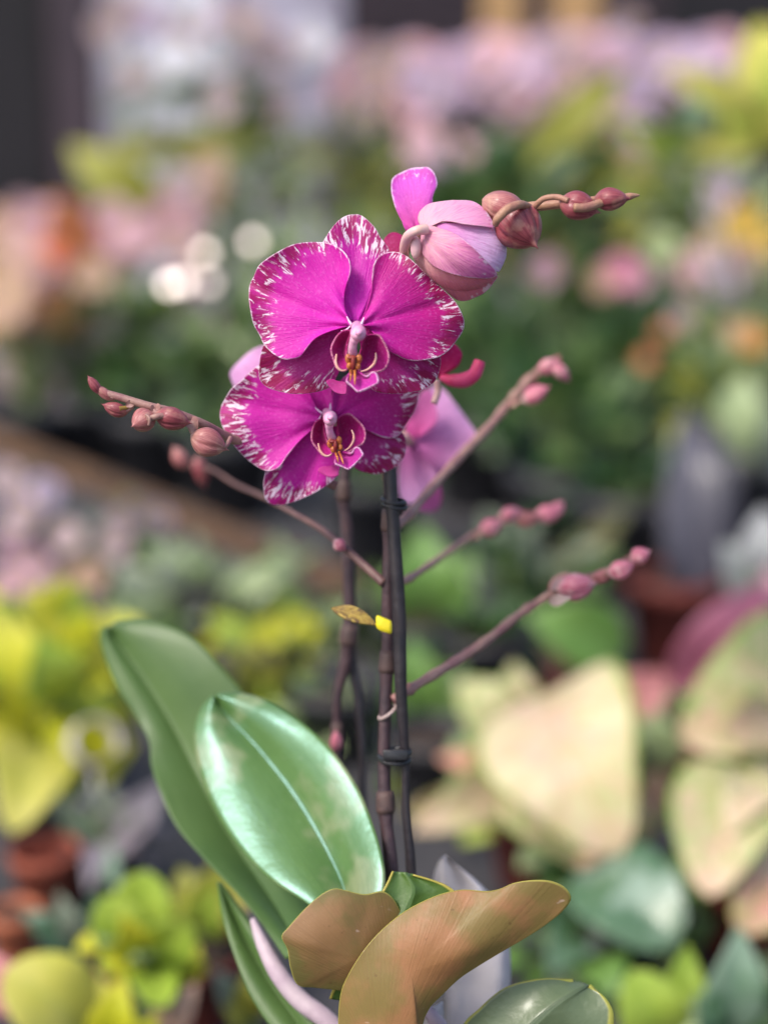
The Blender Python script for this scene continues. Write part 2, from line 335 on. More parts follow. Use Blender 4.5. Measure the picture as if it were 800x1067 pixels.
# background leaves
M['lime'] = leafmat('lime_leaf', (.50, .52, .02), (.70, .66, .045), vein=(.40, .45, .02), transl=.3, ns=18, vn=7)
M['limepale'] = leafmat('pale_lime_leaf', (.66, .60, .15), (.56, .54, .08), vein=(.4, .5, .1), transl=.3, ns=18, vn=7)
M['limegreen'] = leafmat('lime_green_leaf', (.32, .47, .05), (.46, .56, .09), vein=(.25, .4, .06), transl=.3, ns=18, vn=7)
M['dark'] = leafmat('dark_leaf', (.018, .055, .014), (.035, .085, .02), vein=(.05, .11, .03), ns=15, vn=7, transl=.1)
M['mid'] = leafmat('mid_green_leaf', (.07, .135, .035), (.11, .18, .05), vein=(.13, .21, .08), ns=15, vn=7)
M['bright'] = leafmat('bright_green_leaf', (.12, .25, .05), (.17, .30, .07), vein=(.18, .32, .1), ns=15, vn=7)
M['deep'] = leafmat('blue_green_leaf', (.05, .12, .06), (.08, .17, .085), blot=(.26, .36, .28), bs=22, bth=.54, vein=(.22, .32, .22), ns=15, vn=7, coat=.4)
M['silver'] = leafmat('silver_green_leaf', (.22, .34, .23), (.32, .43, .31), blot=(.10, .22, .10), bs=24, bth=.56, vein=(.1, .24, .14), vamt=.6, ns=20, vn=6, coat=.3)
M['palegreen'] = leafmat('pale_green_leaf', (.28, .37, .17), (.40, .48, .26), vein=(.18, .3, .1), ns=15, vn=7)
M['sage'] = leafmat('sage_leaf', (.18, .22, .16), (.26, .3, .23), vein=(.14, .2, .12), ns=20)
M['mauve'] = leafmat('mauve_leaf', (.26, .22, .26), (.34, .30, .34), vein=(.2, .18, .2), ns=20)
M['olive'] = leafmat('olive_leaf', (.26, .27, .03), (.34, .33, .05), vein=(.2, .24, .04), ns=15)
M['oliveblade'] = leafmat('olive_blade', (.17, .17, .07), (.22, .2, .09), ns=15)
M['cream'] = leafmat('cream_leaf', (.68, .58, .38), (.60, .54, .30), vein=(.60, .38, .24), vamt=.85, vn=5, edge=(.26, .34, .07), ew=.10, ns=14, blot=(.64, .46, .34), bs=24, bth=.54, blot2=(.46, .46, .20), transl=.2, rough=.5)
M['creampink'] = leafmat('cream_pink_leaf', (.62, .38, .27), (.62, .50, .30), vein=(.62, .28, .24), vamt=.85, vn=5, edge=(.34, .38, .09), ew=.14, ns=16, blot=(.66, .30, .24), bs=24, bth=.55, blot2=(.40, .42, .14), transl=.2, rough=.5)
M['creamgreen'] = leafmat('cream_green_leaf', (.46, .48, .22), (.56, .52, .28), vein=(.56, .34, .22), vamt=.85, vn=5, edge=(.2, .31, .06), ew=.12, ns=20, blot=(.64, .46, .32), bs=20, bth=.55, blot2=(.24, .36, .09), transl=.2, rough=.5)
M['pinkleaf'] = leafmat('pink_leaf', (.46, .16, .25), (.40, .12, .19), vein=(.28, .06, .1), ns=10, blot=(.50, .27, .38), bs=11, bth=.56, coat=.2)
M['roseleaf'] = leafmat('rose_leaf', (.55, .2, .24), (.5, .22, .2), vein=(.4, .1, .12), ns=12)
M['whiteleaf'] = leafmat('white_leaf', (.24, .26, .26), (.34, .34, .36), vein=(.25, .35, .25), ns=20)
M['banded'] = leafmat('banded_grey_leaf', (.05, .048, .062), (.10, .095, .125), vein=(.02, .02, .026), vamt=.9, vn=14, midrib=False, ns=14, transl=0, rough=.5)
def pet(name, a, b, tr=.3): M[name] = leafmat(name, a, b, vn=0.0, ns=15, transl=tr, rough=.55, coat=0)
pet('f_pink', (.68, .36, .46), (.72, .46, .52)); pet('f_lilac', (.58, .42, .62), (.66, .52, .68)); pet('f_orange', (.72, .27, .07), (.74, .36, .12))
pet('f_red', (.70, .16, .08), (.74, .26, .14)); pet('f_white', (.72, .70, .80), (.66, .66, .76)); pet('f_peach', (.68, .45, .31), (.66, .42, .34))
pet('f_rose', (.62, .16, .32), (.55, .2, .34)); pet('f_mauve', (.40, .2, .30), (.46, .26, .36)); pet('f_yellow', (.72, .48, .08), (.7, .42, .1)); pet('f_dusky', (.42, .30, .35), (.50, .37, .40))
M['pinkpale'] = leafmat('pale_pink_leaf', (.66, .40, .36), (.62, .44, .32), vein=(.6, .28, .28), vn=5, ns=20, blot=(.5, .5, .26), bs=26)
M['wood'] = plain('weathered_wood', (.14, .075, .038), (.08, .045, .026), .7, 12, bump=.5)
M['matting'] = plain('bench_matting', (.035, .035, .038), (.065, .06, .065), .8, 25, bump=.6)
M['concrete'] = plain('floor_concrete', (.05, .05, .055), (.09, .085, .085), .85, 3)
M['wall_dark'] = plain('dark_panel', (.006, .005, .008), (.012, .010, .014), .7, 2)
M['wall_lilac'] = plain('grey_lilac_panel', (.36, .33, .42), (.44, .42, .52), .6, 2)
M['wall_pale'] = plain('pale_panel', (.55, .56, .64), (.62, .60, .68), .6, 2)
M['wall_ochre'] = plain('ochre_panel', (.45, .27, .12), (.5, .3, .14), .6, 2)
M['wall_mauve'] = plain('mauve_panel', (.035, .025, .035), (.06, .042, .055), .7, 2)
M['steel'] = plain('grey_steel', (.2, .2, .22), (.3, .3, .33), .4, 20)

# ------------------------------------------------------------------ sheets
def petal(name, mat, parent, outline, att, d_in, d_out, cen=None, ripple=.0008, rk=9, cup=0.0, crease=None, pw=1.3, nth=120, nr=34, thick=.0004, dfun=None, fold=0.0, ph=0.0):
    """outline in pixels (closed), att = attachment pixel; relief comes from d_in..d_out, ripples and creases"""
    o = resamp(crom(outline, 8, True), nth, True)
    if cen is None: cen = (sum(p[0] for p in o)/nth, sum(p[1] for p in o)/nth)
    L = max(sqrt((p[0]-att[0])**2+(p[1]-att[1])**2) for p in o); a0 = atan2(cen[1]-att[1], cen[0]-att[0])
    vs = []; uv = []; ed = []
    def put(x, y, t):
        dx, dy = x-att[0], y-att[1]; r = sqrt(dx*dx+dy*dy)/L
        a = atan2(dy, dx)-a0; a = (a+pi) % (2*pi)-pi
        d = d_in+(d_out-d_in)*r**pw + ripple*t**5*sin(rk*a+ph+2*r) - cup*t*t + fold*abs(a)*r
        d += .0022*(mn.noise(V((x*.018, y*.018, ph+3.1))))*min(1, r*2)
        if crease:
            for ca, amp, sg in crease: d += amp*r*exp(-((a-ca)/sg)**2)
        if dfun: d += dfun(x, y)
        vs.append(P(x, y, d)); uv.append((a, r)); ed.append(t)
    put(cen[0], cen[1], 0)
    for i in range(1, nr+1):
        t = (i/nr)**.8
        for p in o: put(cen[0]+(p[0]-cen[0])*t, cen[1]+(p[1]-cen[1])*t, t)
    fs = [(0, 1+j, 1+(j+1) % nth) for j in range(nth)]
    for i in range(nr-1):
        for j in range(nth):
            k = (j+1) % nth; a = 1+i*nth
            fs.append((a+j, a+nth+j, a+nth+k, a+k))
    b = MB(); b.add(vs, fs, 0, uv, ed)
    return b.build(name, mat, parent, solid=thick)
def big_leaf(name, mat, parent, left, mid, right, nu=60, nv=14, thick=.0007, groove=.0, wave=0.0):
    """leaf lofted between three edge lines (pixel x, pixel y, depth) running base to tip"""
    A, B, C = (resamp(crom(q, 10), nu) for q in (left, mid, right))
    vs = []; uv = []
    for i in range(nu):
        a, b, c = P(*A[i]), P(*B[i]), P(*C[i]); u = i/(nu-1)
        for j in range(-nv, nv+1):
            s = j/nv; e = c if s > 0 else a; t = abs(s)
            p = b.lerp(e, t); bul = sin(pi*t)*groove
            p = p + (CAM-p).normalized()*(bul + wave*sin(u*9+s*2)*t)
            vs.append(p); uv.append((u, s))
    W = 2*nv+1; fs = [(i*W+j, i*W+j+1, (i+1)*W+j+1, (i+1)*W+j) for i in range(nu-1) for j in range(W-1)]
    b = MB(); b.add(vs, fs, 0, uv)
    return b.build(name, mat, parent, solid=thick)
SHAPES = {
 'ovate': lambda u: sin(pi*u**.75)**.85, 'heart': lambda u: sin(pi*u**.66)**.55, 'lance': lambda u: sin(pi*u**.9)**1.0,
 'round': lambda u: sqrt(max(0, 1-(2*u-1)**2)), 'strap': lambda u: min(1, 6*u+.3)*min(1, sqrt(max(0, (1-u)*4))),
 'petal': lambda u: sin(pi*min(1, u**1.5))**.6 if u < 1 else 0 }
def leaf3(mb, B, T, width, shape='ovate', bend=.1, roll=0, fold=.12, mi=0, nu=14, nv=5, wav=.0, vdir=None):
    ax = T-B; L = ax.length
    a = ax.normalized(); v = vdir or (CAM-(B+T)*.5).normalized()
    s = a.cross(v); s = s.normalized() if s.length > .02 else a.orthogonal().normalized()
    n = s.cross(a); s, n = s*cos(roll)+n*sin(roll), n*cos(roll)-s*sin(roll)
    f = SHAPES[shape]; vs = []; uv = []
    for i in range(nu+1):
        u = i/nu; c = B+ax*u+n*(bend*L*sin(pi*u)); hw = width*.5*max(f(u), .012)
        for j in range(-nv, nv+1):
            t = j/nv; vs.append(c+s*(hw*t)+n*(hw*fold*abs(t)+wav*L*sin(u*11+t)*abs(t))); uv.append((u, t))
    W = 2*nv+1; fs = [(i*W+j, i*W+j+1, (i+1)*W+j+1, (i+1)*W+j) for i in range(nu) for j in range(W-1)]
    mb.add(vs, fs, mi, uv)
def bud(name, mat, parent, c, axis, L, R, seams=3, tip=.35, ph=0.3):
    axis = axis.normalized(); n = 26; prof = []; wob = 1+.12*sin(ph*37)
    for i in range(n+1):
        u = i/n; r = R*max(.03, sin(pi*min(1, u*1.02))**.66*(1-.30*(u-.38)*wob)-(.16*max(0, u-.86)/.14 if u > .86 else 0))
        prof.append((r, (u-.5)*L+(.06*L if u > .96 else 0)))
    def mod(q, u):
        s = abs(((q*seams/(2*pi)+ph+u*.16) % 1)-.5)
        return 1-.15*exp(-(s/.05)**2)*min(1, 2.4*u+.1)+.05*cos(q*seams+ph*9)+.03*sin(q*2+u*4+ph*20)
    b = MB(); b.lathe(c, prof, 48, 0, axis, mod); return b.build(name, mat, parent)

# ================================================================== setting
def quad_sheet(name, c, X, Y, hx, hy, mat, nx=1, ny=1, kind='structure'):
    b = MB(); vs = [c+X*(hx*(2*i/nx-1))+Y*(hy*(2*j/ny-1)) for i in range(nx+1) for j in range(ny+1)]
    b.add(vs, [(i*(ny+1)+j, (i+1)*(ny+1)+j, (i+1)*(ny+1)+j+1, i*(ny+1)+j+1) for i in range(nx) for j in range(ny)])
    return tag(b.build(name, mat, smooth=False), None, None, kind=kind)
XX, YY, ZZ = V((1, 0, 0)), V((0, 1, 0)), V((0, 0, 1))
quad_sheet('floor', V((0, 15, -.8)), XX, YY, 60, 60, M['concrete'])
# front bench: its wooden back rail crosses the picture from upper left to lower right
E1 = rayz(0, 452, .03); E2 = rayz(700, 733, .03)
ed = (E2-E1); ed.z = 0; ed.normalize(); inn = V((ed.y, -ed.x, 0))
if inn.y > 0: inn = -inn
ec = (E1+E2)*.5; ec.z = 0
BL, BW = 2.6, 1.15
bench = empty('plant_bench', ec+inn*BW+V((0, 0, -.8)), 'dark topped plant bench with a brown wooden rail along its back edge', 'bench')
b = MB(); b.box(ec+inn*(BW+.02)+V((0, 0, -.03)), ed, inn, ZZ, BL, BW, .03); b.build('bench_top', M['matting'], bench, False, bevel=.006)
b = MB(); b.box(ec+inn*-.008+V((0, 0, -.005)), ed, inn, ZZ, BL, .022, .030); b.build('rail', M['wood'], bench, False, bevel=.006)
for sx in (-1, 0, 1):
    for sy in (.15, 1.85):
        b = MB(); b.box(ec+ed*(sx*2.2)+inn*(BW*sy)+V((0, 0, -.43)), ed, inn, ZZ, .04, .04, .37); b.build('leg', M['wood'], bench, False, bevel=.005)
# rear bench, a step lower
ZB = -.12
rb = ec-inn*2.15
bench2 = empty('display_bench', rb+V((0, 0, -.8)), 'low dark display bench behind the wooden rail carrying the far flowers', 'bench')
b = MB(); b.box(rb+V((0, 0, ZB-.03)), ed, inn, ZZ, 5.0, 2.05, .03); b.build('bench_top', M['matting'], bench2, False, bevel=.006)
for sx in (-1, 0, 1):
    for sy in (-.9, .9):
        b = MB(); b.box(rb+ed*(sx*4.4)+inn*(2*sy)+V((0, 0, -.48)), ed, inn, ZZ, .04, .04, .32); b.build('leg', M['wood'], bench2, False, bevel=.005)
# far stall wall made of separate panels, at 7 m
def panel(px0, px1, py0, py1, d, mat, name, label, thick=.04):
    a, c = P(px0, py1, d), P(px1, py1, d); y = a.y; x0, x1 = a.x, c.x
    t = (CAM+(P(px0, py0, 1)-CAM)*(y/(P(px0, py0, 1)-CAM).y)).z
    zb = -.8
    b = MB(); b.box(V(((x0+x1)/2, y, (t+zb)/2)), XX, YY, ZZ, (x1-x0)/2, thick/2, (t-zb)/2)
    return tag(b.build(name, M[mat], None, False, bevel=.01), label, 'wall panel')
panel(-260, 1100, -420, 300, 8.2, 'wall_mauve', 'stall_wall', 'dark mauve stall wall closing off the view behind everything')
panel(-150, 62, -300, 300, 7.2, 'wall_dark', 'wall_panel', 'near black wall panel at the far left of the stall')
panel(68, 104, -300, 260, 7.0, 'wall_mauve', 'wall_panel', 'narrow brownish panel beside the near black one')
panel(106, 360, -300, 85, 7.1, 'wall_lilac', 'wall_panel', 'wide pale lilac panel behind the white blossoms')
panel(118, 235, -300, 60, 6.9, 'wall_pale', 'wall_panel', 'bluish white panel standing before the pale lilac one')
panel(250, 330, -300, 180, 6.6, 'wall_lilac', 'wall_panel', 'grey lilac board behind the grey green foliage')
panel(500, 545, -300, 6, 6.9, 'wall_ochre', 'wall_panel', 'small ochre board above the lilac orchids')
panel(575, 625, -300, 8, 6.85, 'wall_ochre', 'wall_panel', 'ochre board with dark gap on both sides above the orchids')
panel(690, 900, -300, 70, 7.0, 'wall_dark', 'wall_panel', 'near black wall panel at the upper right corner')

# ================================================================== the orchid
def O_(z, ox, oy, s): return lambda pts: [(ox+x/s, oy+y/s) for x, y in pts]
ZA = O_(0, 250, 215, 5.208); ZBB = O_(0, 360, 215, 5.208); ZC = O_(0, 330, 320, 8.0); ZD = O_(0, 225, 380, 3.636)
ZE = O_(0, 400, 360, 5.925); ZF = O_(0, 400, 165, 5.714); Z7 = O_(0, 90, 640, 2.5); Z8 = O_(0, 270, 880, 2.0513); Z6 = O_(0, 300, 480, 2.422)
ZG = O_(0, 80, 380, 4.444); Z3 = O_(0, 390, 160, 2.7586); Z5 = O_(0, 400, 360, 2.6667)
pot_rim = P(412, 1190, .70)
orchid = empty('orchid', V((pot_rim.x, pot_rim.y, 0)), 'potted moth orchid with magenta white-edged flowers and dark tied stems', 'orchid')
pr, ph_ = .062, pot_rim.z
b = MB(); b.lathe(V((pot_rim.x, pot_rim.y, 0)), [(.045, 0), (.047, .004), (pr, ph_-.02), (pr+.004, ph_-.02), (pr+.004, ph_), (pr-.002, ph_), (pr-.004, ph_-.012), (.01, ph_-.013)], 48)
b.build('pot', M['potblack'], orchid)
b = MB(); b.lathe(V((pot_rim.x, pot_rim.y, ph_-.0125)), [(pr-.005, 0), (.03, .006), (.002, .008)], 32); b.build('bark', M['soil'], orchid)

# --- flower one (front)
f1 = path3([(425, 250, .672), (405, 300, .672), (385, 335, .664), (374, 350, .656)])
b = MB(); b.tube(f1, .0016, 10); F1 = b.build('flower', M['pedicel'], orchid)
C1 = (371, 350)
dors = ZA([(600, 645), (545, 580), (510, 480), (500, 380), (480, 290), (440, 220), (455, 185), (490, 128), (530, 80), (582, 48), (645, 43)]) + ZBB([(70, 45), (92, 52), (130, 82), (165, 122), (188, 165), (214, 200), (235, 245), (200, 330), (150, 430), (115, 540), (80, 640)])
petal('sepal', M['sepal_top'], F1, dors, (371, 338), .655, .662, ripple=.0007, rk=11, crease=[(0, .0025, .12)], fold=.002)
lsl = ZA([(600, 640), (450, 630), (300, 650), (180, 690), (128, 755), (112, 810), (105, 865), (106, 930), (140, 975), (205, 1001), (290, 1017), (385, 1012), (470, 988), (510, 950), (545, 880), (580, 780)])
petal('sepal', M['sepal_low'], F1, lsl, (369, 346), .655, .661, ripple=.0008, rk=8, crease=[(0, .002, .15)], cup=-.001)
lsr = ZBB([(70, 630), (160, 640), (260, 680), (380, 740), (490, 790), (516, 830), (508, 890), (486, 945), (440, 985), (375, 1006), (280, 1016), (190, 1010), (140, 985), (105, 900), (85, 780)])
petal('sepal', M['sepal_low'], F1, lsr, (374, 346), .655, .663, ripple=.0008, rk=8, crease=[(0, .002, .15)], ph=1.3)
lp = ZA([(600, 640), (572, 570), (566, 500), (574, 440), (592, 385), (602, 335), (590, 280), (550, 232), (490, 200), (420, 193), (340, 196), (270, 212), (210, 243), (150, 280), (102, 320), (76, 378), (52, 430), (48, 500), (58, 570), (74, 640), (108, 700), (130, 748), (172, 793), (230, 827), (285, 828), (330, 812), (365, 765), (410, 715), (480, 680), (560, 655)])
petal('petal', M['petal'], F1, lp, (369, 339), .650, .656, ripple=.0019, rk=10, crease=[(-.12, .0022, .10), (.75, .003, .3)], cup=.002, pw=1.5)
rp = ZBB([(80, 640), (110, 560), (138, 460), (144, 380), (154, 312), (185, 266), (230, 248), (290, 250), (342, 276), (392, 320), (440, 370), (490, 415), (540, 460), (590, 510), (626, 570), (643, 622), (636, 672), (602, 727), (560, 780), (510, 815), (450, 830), (390, 838), (335, 832), (280, 808), (230, 780), (180, 715), (120, 660)])
petal('petal', M['petal_r'], F1, rp, (373, 339), .650, .661, ripple=.0019, rk=10, crease=[(.05, .0022, .10), (-.6, -.001, .3)], pw=1.5, ph=2.0)
# lip and column, in the frame of zoom C; xf maps pixels for the second flower
def lip_and_column(F, xf, dd, sc=1.0):
    T = lambda pts: [xf(*p) for p in ZC(pts)]
    q = lambda x, y, d: P(*xf(*ZC([(x, y)])[0]), d+dd)
    k = pxm(.65)*sc/8
    L = petal('lip', M['lip_mid'], F, T([(275, 545), (250, 590), (248, 622), (290, 660), (335, 702), (375, 697), (440, 670), (508, 632), (512, 600), (500, 556), (470, 540), (420, 575), (360, 545), (310, 520)]), xf(*ZC([(310, 500)])[0]), .640+dd, .632+dd, ripple=.0004, cup=.002, nth=64, nr=14, thick=.0008)
    petal('lip_lobe', M['lip'], L, T([(285, 200), (225, 195), (180, 225), (140, 285), (118, 355), (140, 440), (165, 505), (205, 532), (250, 525), (262, 470), (250, 400), (258, 300)]), xf(*ZC([(300, 260)])[0]), .647+dd, .644+dd, cup=.006, ripple=.0002, nth=72, nr=16, thick=.0006, cen=xf(*ZC([(205, 370)])[0]))
    petal('lip_lobe', M['lip'], L, T([(400, 260), (440, 228), (520, 232), (560, 290), (590, 350), (604, 410), (590, 480), (545, 530), (470, 545), (400, 560), (365, 535), (345, 470), (360, 380)]), xf(*ZC([(370, 290)])[0]), .647+dd, .645+dd, cup=.006, ripple=.0002, nth=72, nr=16, thick=.0006, cen=xf(*ZC([(430, 400)])[0]), ph=1)
    # pale inner arcs (rolled rims of the lobes)
    for pts in ([(165, 390), (158, 450), (172, 500), (205, 527), (245, 522)], [(490, 380), (492, 430), (470, 480), (420, 520), (365, 535)]):
        b = MB(); pp = [q(x, y, .636) for x, y in crom(pts, 5)]; n = len(pp)
        b.tube(pp, [k*(3+8*sin(pi*min(1, i/(n-1)*.9+.1))) for i in range(n)], 8); b.build('lip_rim', M['lip_rim'], L)
    petal('lip_flap', M['lip_flap'], L, T([(120, 600), (180, 615), (245, 630), (250, 680), (240, 724), (190, 722), (140, 700), (95, 650), (80, 615)]), xf(*ZC([(260, 600)])[0]), .646+dd, .644+dd, nth=40, nr=8, ripple=.0001)
    petal('lip_flap', M['lip_flap'], L, T([(395, 560), (455, 600), (440, 640), (380, 655), (340, 600)]), xf(*ZC([(340, 560)])[0]), .639+dd, .634+dd, nth=40, nr=8, ripple=.0001)
    # callus: two yellow knobs, a dark throat and a forked tail
    b = MB()
    for cx, cy, rx, ry in ((262, 430, 30, 46), (352, 430, 32, 46), (272, 490, 30, 34), (338, 492, 32, 34)):
        b.ball(q(cx, cy, .6365), rx*.85*k, .0013*sc, ry*.9*k, 10)
    b.tube([q(283, 530, .635), q(284, 570, .632), q(276, 615, .631)], [k*13, k*10, k*4], 8)
    b.tube([q(316, 530, .635), q(318, 590, .632), q(316, 645, .630)], [k*14, k*11, k*4], 8)
    b.build('callus', M['callus'], L)
    b = MB(); b.ball(q(303, 470, .6355), k*22, .0015, k*62, 10); b.ball(q(296, 420, .6355), k*42, .0012, k*20, 10); b.build('throat', M['lip_dark'], L)
    b = MB()
    cp = [q(300, 395, .639), q(297, 345, .636), q(305, 295, .634), q(325, 250, .633), q(340, 215, .636), q(335, 160, .648)]
    b.tube(path_s(cp), [k*v for v in lin([40, 36, 34, 46, 54, 50], 26)], 18)
    b.ball(q(345, 213, .634), k*66, .0070*sc, k*68, 16)
    b.ball(q(352, 208, .6272), k*34, .0022*sc, k*30, 10)
    b.build('column', M['column'], F)
    for s_ in ([(290, 145), (268, 112), (250, 76)], [(372, 142), (384, 112), (394, 84)], [(205, 205), (245, 190), (285, 150)]):
        b = MB(); b.tube([q(x, y, .645) for x, y in crom(s_, 4)], [k*v for v in lin([13, 9, 4], 9)], 8); b.build('column_wing', M['wing'], F)
def lin(vals, n): return [v[0] for v in resamp_n([(x,) for x in vals], n)]
def resamp_n(v, n):
    out = []
    for i in range(n):
        f = i/(n-1)*(len(v)-1); j = min(int(f), len(v)-2); f -= j
        out.append(tuple(a+(b_-a)*f for a, b_ in zip(v[j], v[j+1])))
    return out
def path_s(ps, n=5): return [V(p) for p in crom([tuple(p) for p in ps], n)]
M['lip_rim'] = plain('lip_rim_cream', (.72, .34, .26), (.74, .44, .40), .4, 300)
M['lip_dark'] = plain('lip_throat', (.16, .01, .02), (.24, .03, .02), .5, 500)
M['wing'] = plain('column_wing_pale', (.85, .52, .80), (.82, .6, .8), .45, 200)
lip_and_column(F1, lambda x, y: (x, y), 0.0)

# --- flower two (behind and below, turned to the left)
f2 = path3([(404, 420, .690), (385, 430, .692), (362, 438, .690), (348, 440, .684)])
b = MB(); b.tube(f2, .0016, 10); F2 = b.build('flower', M['pedicel'], orchid)
petal('sepal', M['petal2'], F2, ZD([(400, 215), (350, 150), (310, 30), (330, -60), (400, -90), (440, -50), (445, 40), (438, 120), (432, 190)]), (344, 434), .686, .692, crease=[(0, .002, .12)], ph=1)
petal('sepal', M['petal2'], F2, ZD([(405, 200), (340, 200), (270, 270), (205, 360), (182, 430), (180, 470), (188, 510), (215, 531), (260, 529), (325, 508), (400, 470), (455, 425), (470, 370), (440, 300)]), (343, 440), .685, .690, crease=[(-.2, .002, .14)], ripple=.001)
petal('sepal', M['sepal_low'], F2, ZD([(410, 190), (500, 180), (600, 220), (690, 250), (716, 275), (718, 330), (690, 380), (620, 413), (560, 406), (520, 385), (480, 330)]), (346, 440), .685, .695, ripple=.0008, ph=2)
petal('petal', M['petal2'], F2, ZD([(400, 200), (375, 150), (345, 80), (290, 15), (220, -20), (150, 10), (95, 60), (55, 95), (20, 160), (18, 212), (45, 272), (90, 332), (140, 376), (188, 402), (235, 392), (270, 345), (320, 285), (375, 235)]), (342, 436), .680, .682, ripple=.0018, rk=10, crease=[(.1, .002, .12), (-.55, .002, .2)], cup=.001, pw=1.6)
petal('petal', M['petal_r'], F2, ZD([(428, 190), (435, 130), (470, 60), (560, 10), (680, 20), (752, 70), (768, 105), (755, 165), (722, 222), (690, 268), (640, 276), (560, 243), (480, 210)]), (346, 436), .680, .694, ripple=.0018, rk=9, crease=[(-.1, .002, .12)], ph=2, pw=1.5)
def xf2(x, y):
    dx, dy = (x-373)*.92, (y-347)*.92; a = radians(-20)
    return (344+dx*cos(a)-dy*sin(a), 436+dx*sin(a)+dy*cos(a))
lip_and_column(F2, xf2, .033, .92)

# --- flower three, seen from behind, further back
f3 = path3([(410, 470, .775), (420, 455, .78), (428, 462, .79)])
b = MB(); b.tube(f3, .0022, 10); F3 = b.build('flower', M['pedicel'], orchid); F3['label'] = 'pale pink flower seen from behind'
petal('petal', M['pet_back'], F3, ZE([(290, 260), (360, 265), (430, 345), (510, 455), (568, 545), (545, 620), (450, 730), (350, 800), (250, 790), (190, 680), (190, 560), (280, 470)]), ZE([(185, 620)])[0], 0.787, 0.797, ripple=.002, rk=5)
petal('petal', M['pet_back'], F3, ZE([(160, 600), (230, 680), (320, 800), (250, 920), (165, 976), (98, 925), (92, 750), (130, 640)]), ZE([(165, 620)])[0], 0.787, 0.793, ripple=.001, rk=5, ph=1)
petal('sepal', M['pet_back_dark'], F3, ZE([(230, 285), (290, 280), (330, 420), (310, 490), (190, 570), (125, 540), (180, 400)]), ZE([(185, 600)])[0], 0.785, 0.779, ripple=.001)
petal('sepal', M['pet_back_dark'], F3, ZE([(240, 870), (330, 850), (355, 930), (330, 1010), (250, 1025), (190, 980)]), ZE([(200, 760)])[0], 0.805, 0.817, ripple=.001)
# flower four: crimson petal and hooked lip poking out behind flower one
b = MB(); b.tube(path3([(452, 420, .715), (456, 408, .716), (455, 396, .715)]), .0015, 8); F4 = b.build('flower', M['pedicel'], orchid); F4['label'] = 'crimson flower turned away with hooked lip'
petal('petal', M['pet_red'], F4, ZE([(330, 190), (300, 60), (360, -20), (430, -15), (478, 40), (478, 80), (455, 125), (400, 165), (360, 195)]), ZE([(345, 190)])[0], .712, .706, ripple=.0008)
b = MB(); hk = path3([ZE([(350, 195)])[0]+(.712,), ZE([(420, 215)])[0]+(.71,), ZE([(500, 212)])[0]+(.708,), ZE([(560, 175)])[0]+(.706,), ZE([(592, 95)])[0]+(.706,)])
b.tube(hk, lin([.0012, .0028, .0034, .003, .0024], len(hk)), 10); b.build('lip', M['hook'] if 'hook' in M else M['lip_flap'], F4)
# flower five: pale petal edge behind flower two on the left
b = MB(); b.tube(path3([(300, 440, .74), (290, 430, .745), (280, 420, .75)]), .0015, 8); F5 = b.build('flower', M['pedicel'], orchid); F5['label'] = 'pale lilac flower half hidden at the left'
petal('petal', M['pet_back'], F5, [(243, 400), (240, 388), (252, 374), (268, 362), (290, 360), (310, 380), (300, 410), (270, 425), (250, 415)], (300, 415), .748, .755, ripple=.001)
# crimson piece of the middle flower behind, upper right of flower one
petal('petal', M['pet_red'], F4, [(398, 262), (402, 246), (412, 242), (424, 250), (422, 262), (412, 272)], (405, 275), .676, .68, ripple=.0004)

# --- opening flower on the upper right
b = MB(); b.tube(path3([(422, 268, .664), (421, 258, .657), (425, 246, .650), (434, 240, .647), (444, 239, .649)]), lin([.0017, .0019, .0020, .0019, .0021], 33), 12); FB = b.build('flower', M['pedicel'], orchid); FB['label'] = 'pink flower still half closed'
BC = (482, 258); BR = 47.0
def bulge(R, rx=47, ry=44, cx=482, cy=258):
    def f(x, y):
        q = 1-((x-cx)/rx)**2-((y-cy)/ry)**2
        return -R*sqrt(q) if q > 0 else R*.6*min(1, -q)
    return f
petal('petal', M['open_pet'], FB, ZF([(45, 135), (60, 108), (95, 88), (160, 60), (215, 53), (265, 53), (300, 88), (317, 150), (300, 195), (288, 235), (285, 290), (230, 380), (185, 420), (140, 442), (105, 370), (68, 290), (45, 205)]), ZF([(190, 450)])[0], .668, .678, ripple=.0012, crease=[(-.1, .003, .3)], ph=1)
b = MB(); b.ball(P(479, 262, .662), .0138, .0112, .0132, 20); b.build('bud_core', M['bud_pet_core'] if 'bud_pet_core' in M else M['bud_pale'], FB)
att = ZF([(215, 450)])[0]
petal('petal', M['bud_pet_low'], FB, ZF([(165, 560), (190, 500), (212, 478), (222, 540), (260, 590), (330, 640), (420, 690), (520, 712), (668, 690), (650, 740), (600, 795), (550, 822), (482, 846), (420, 832), (330, 752), (230, 680)]), att, .661, .661, ripple=.0003, dfun=bulge(.0150))
petal('petal', M['bud_pet_lilac'], FB, ZF([(300, 390), (400, 385), (520, 392), (660, 412), (716, 498), (727, 570), (702, 640), (672, 672), (600, 600), (500, 520), (400, 455)]), ZF([(260, 405)])[0], .661, .661, ripple=.0003, dfun=bulge(.0148), ph=1)
petal('petal', M['bud_pet'], FB, ZF([(228, 425), (260, 408), (300, 405), (400, 438), (470, 480), (530, 530), (620, 620), (670, 680), (640, 710), (520, 708), (400, 684), (300, 640), (240, 580), (218, 530)]), att, .6595, .6595, ripple=.0005, dfun=bulge(.0165), crease=[(.25, .0012, .1), (-.2, .0006, .1)])
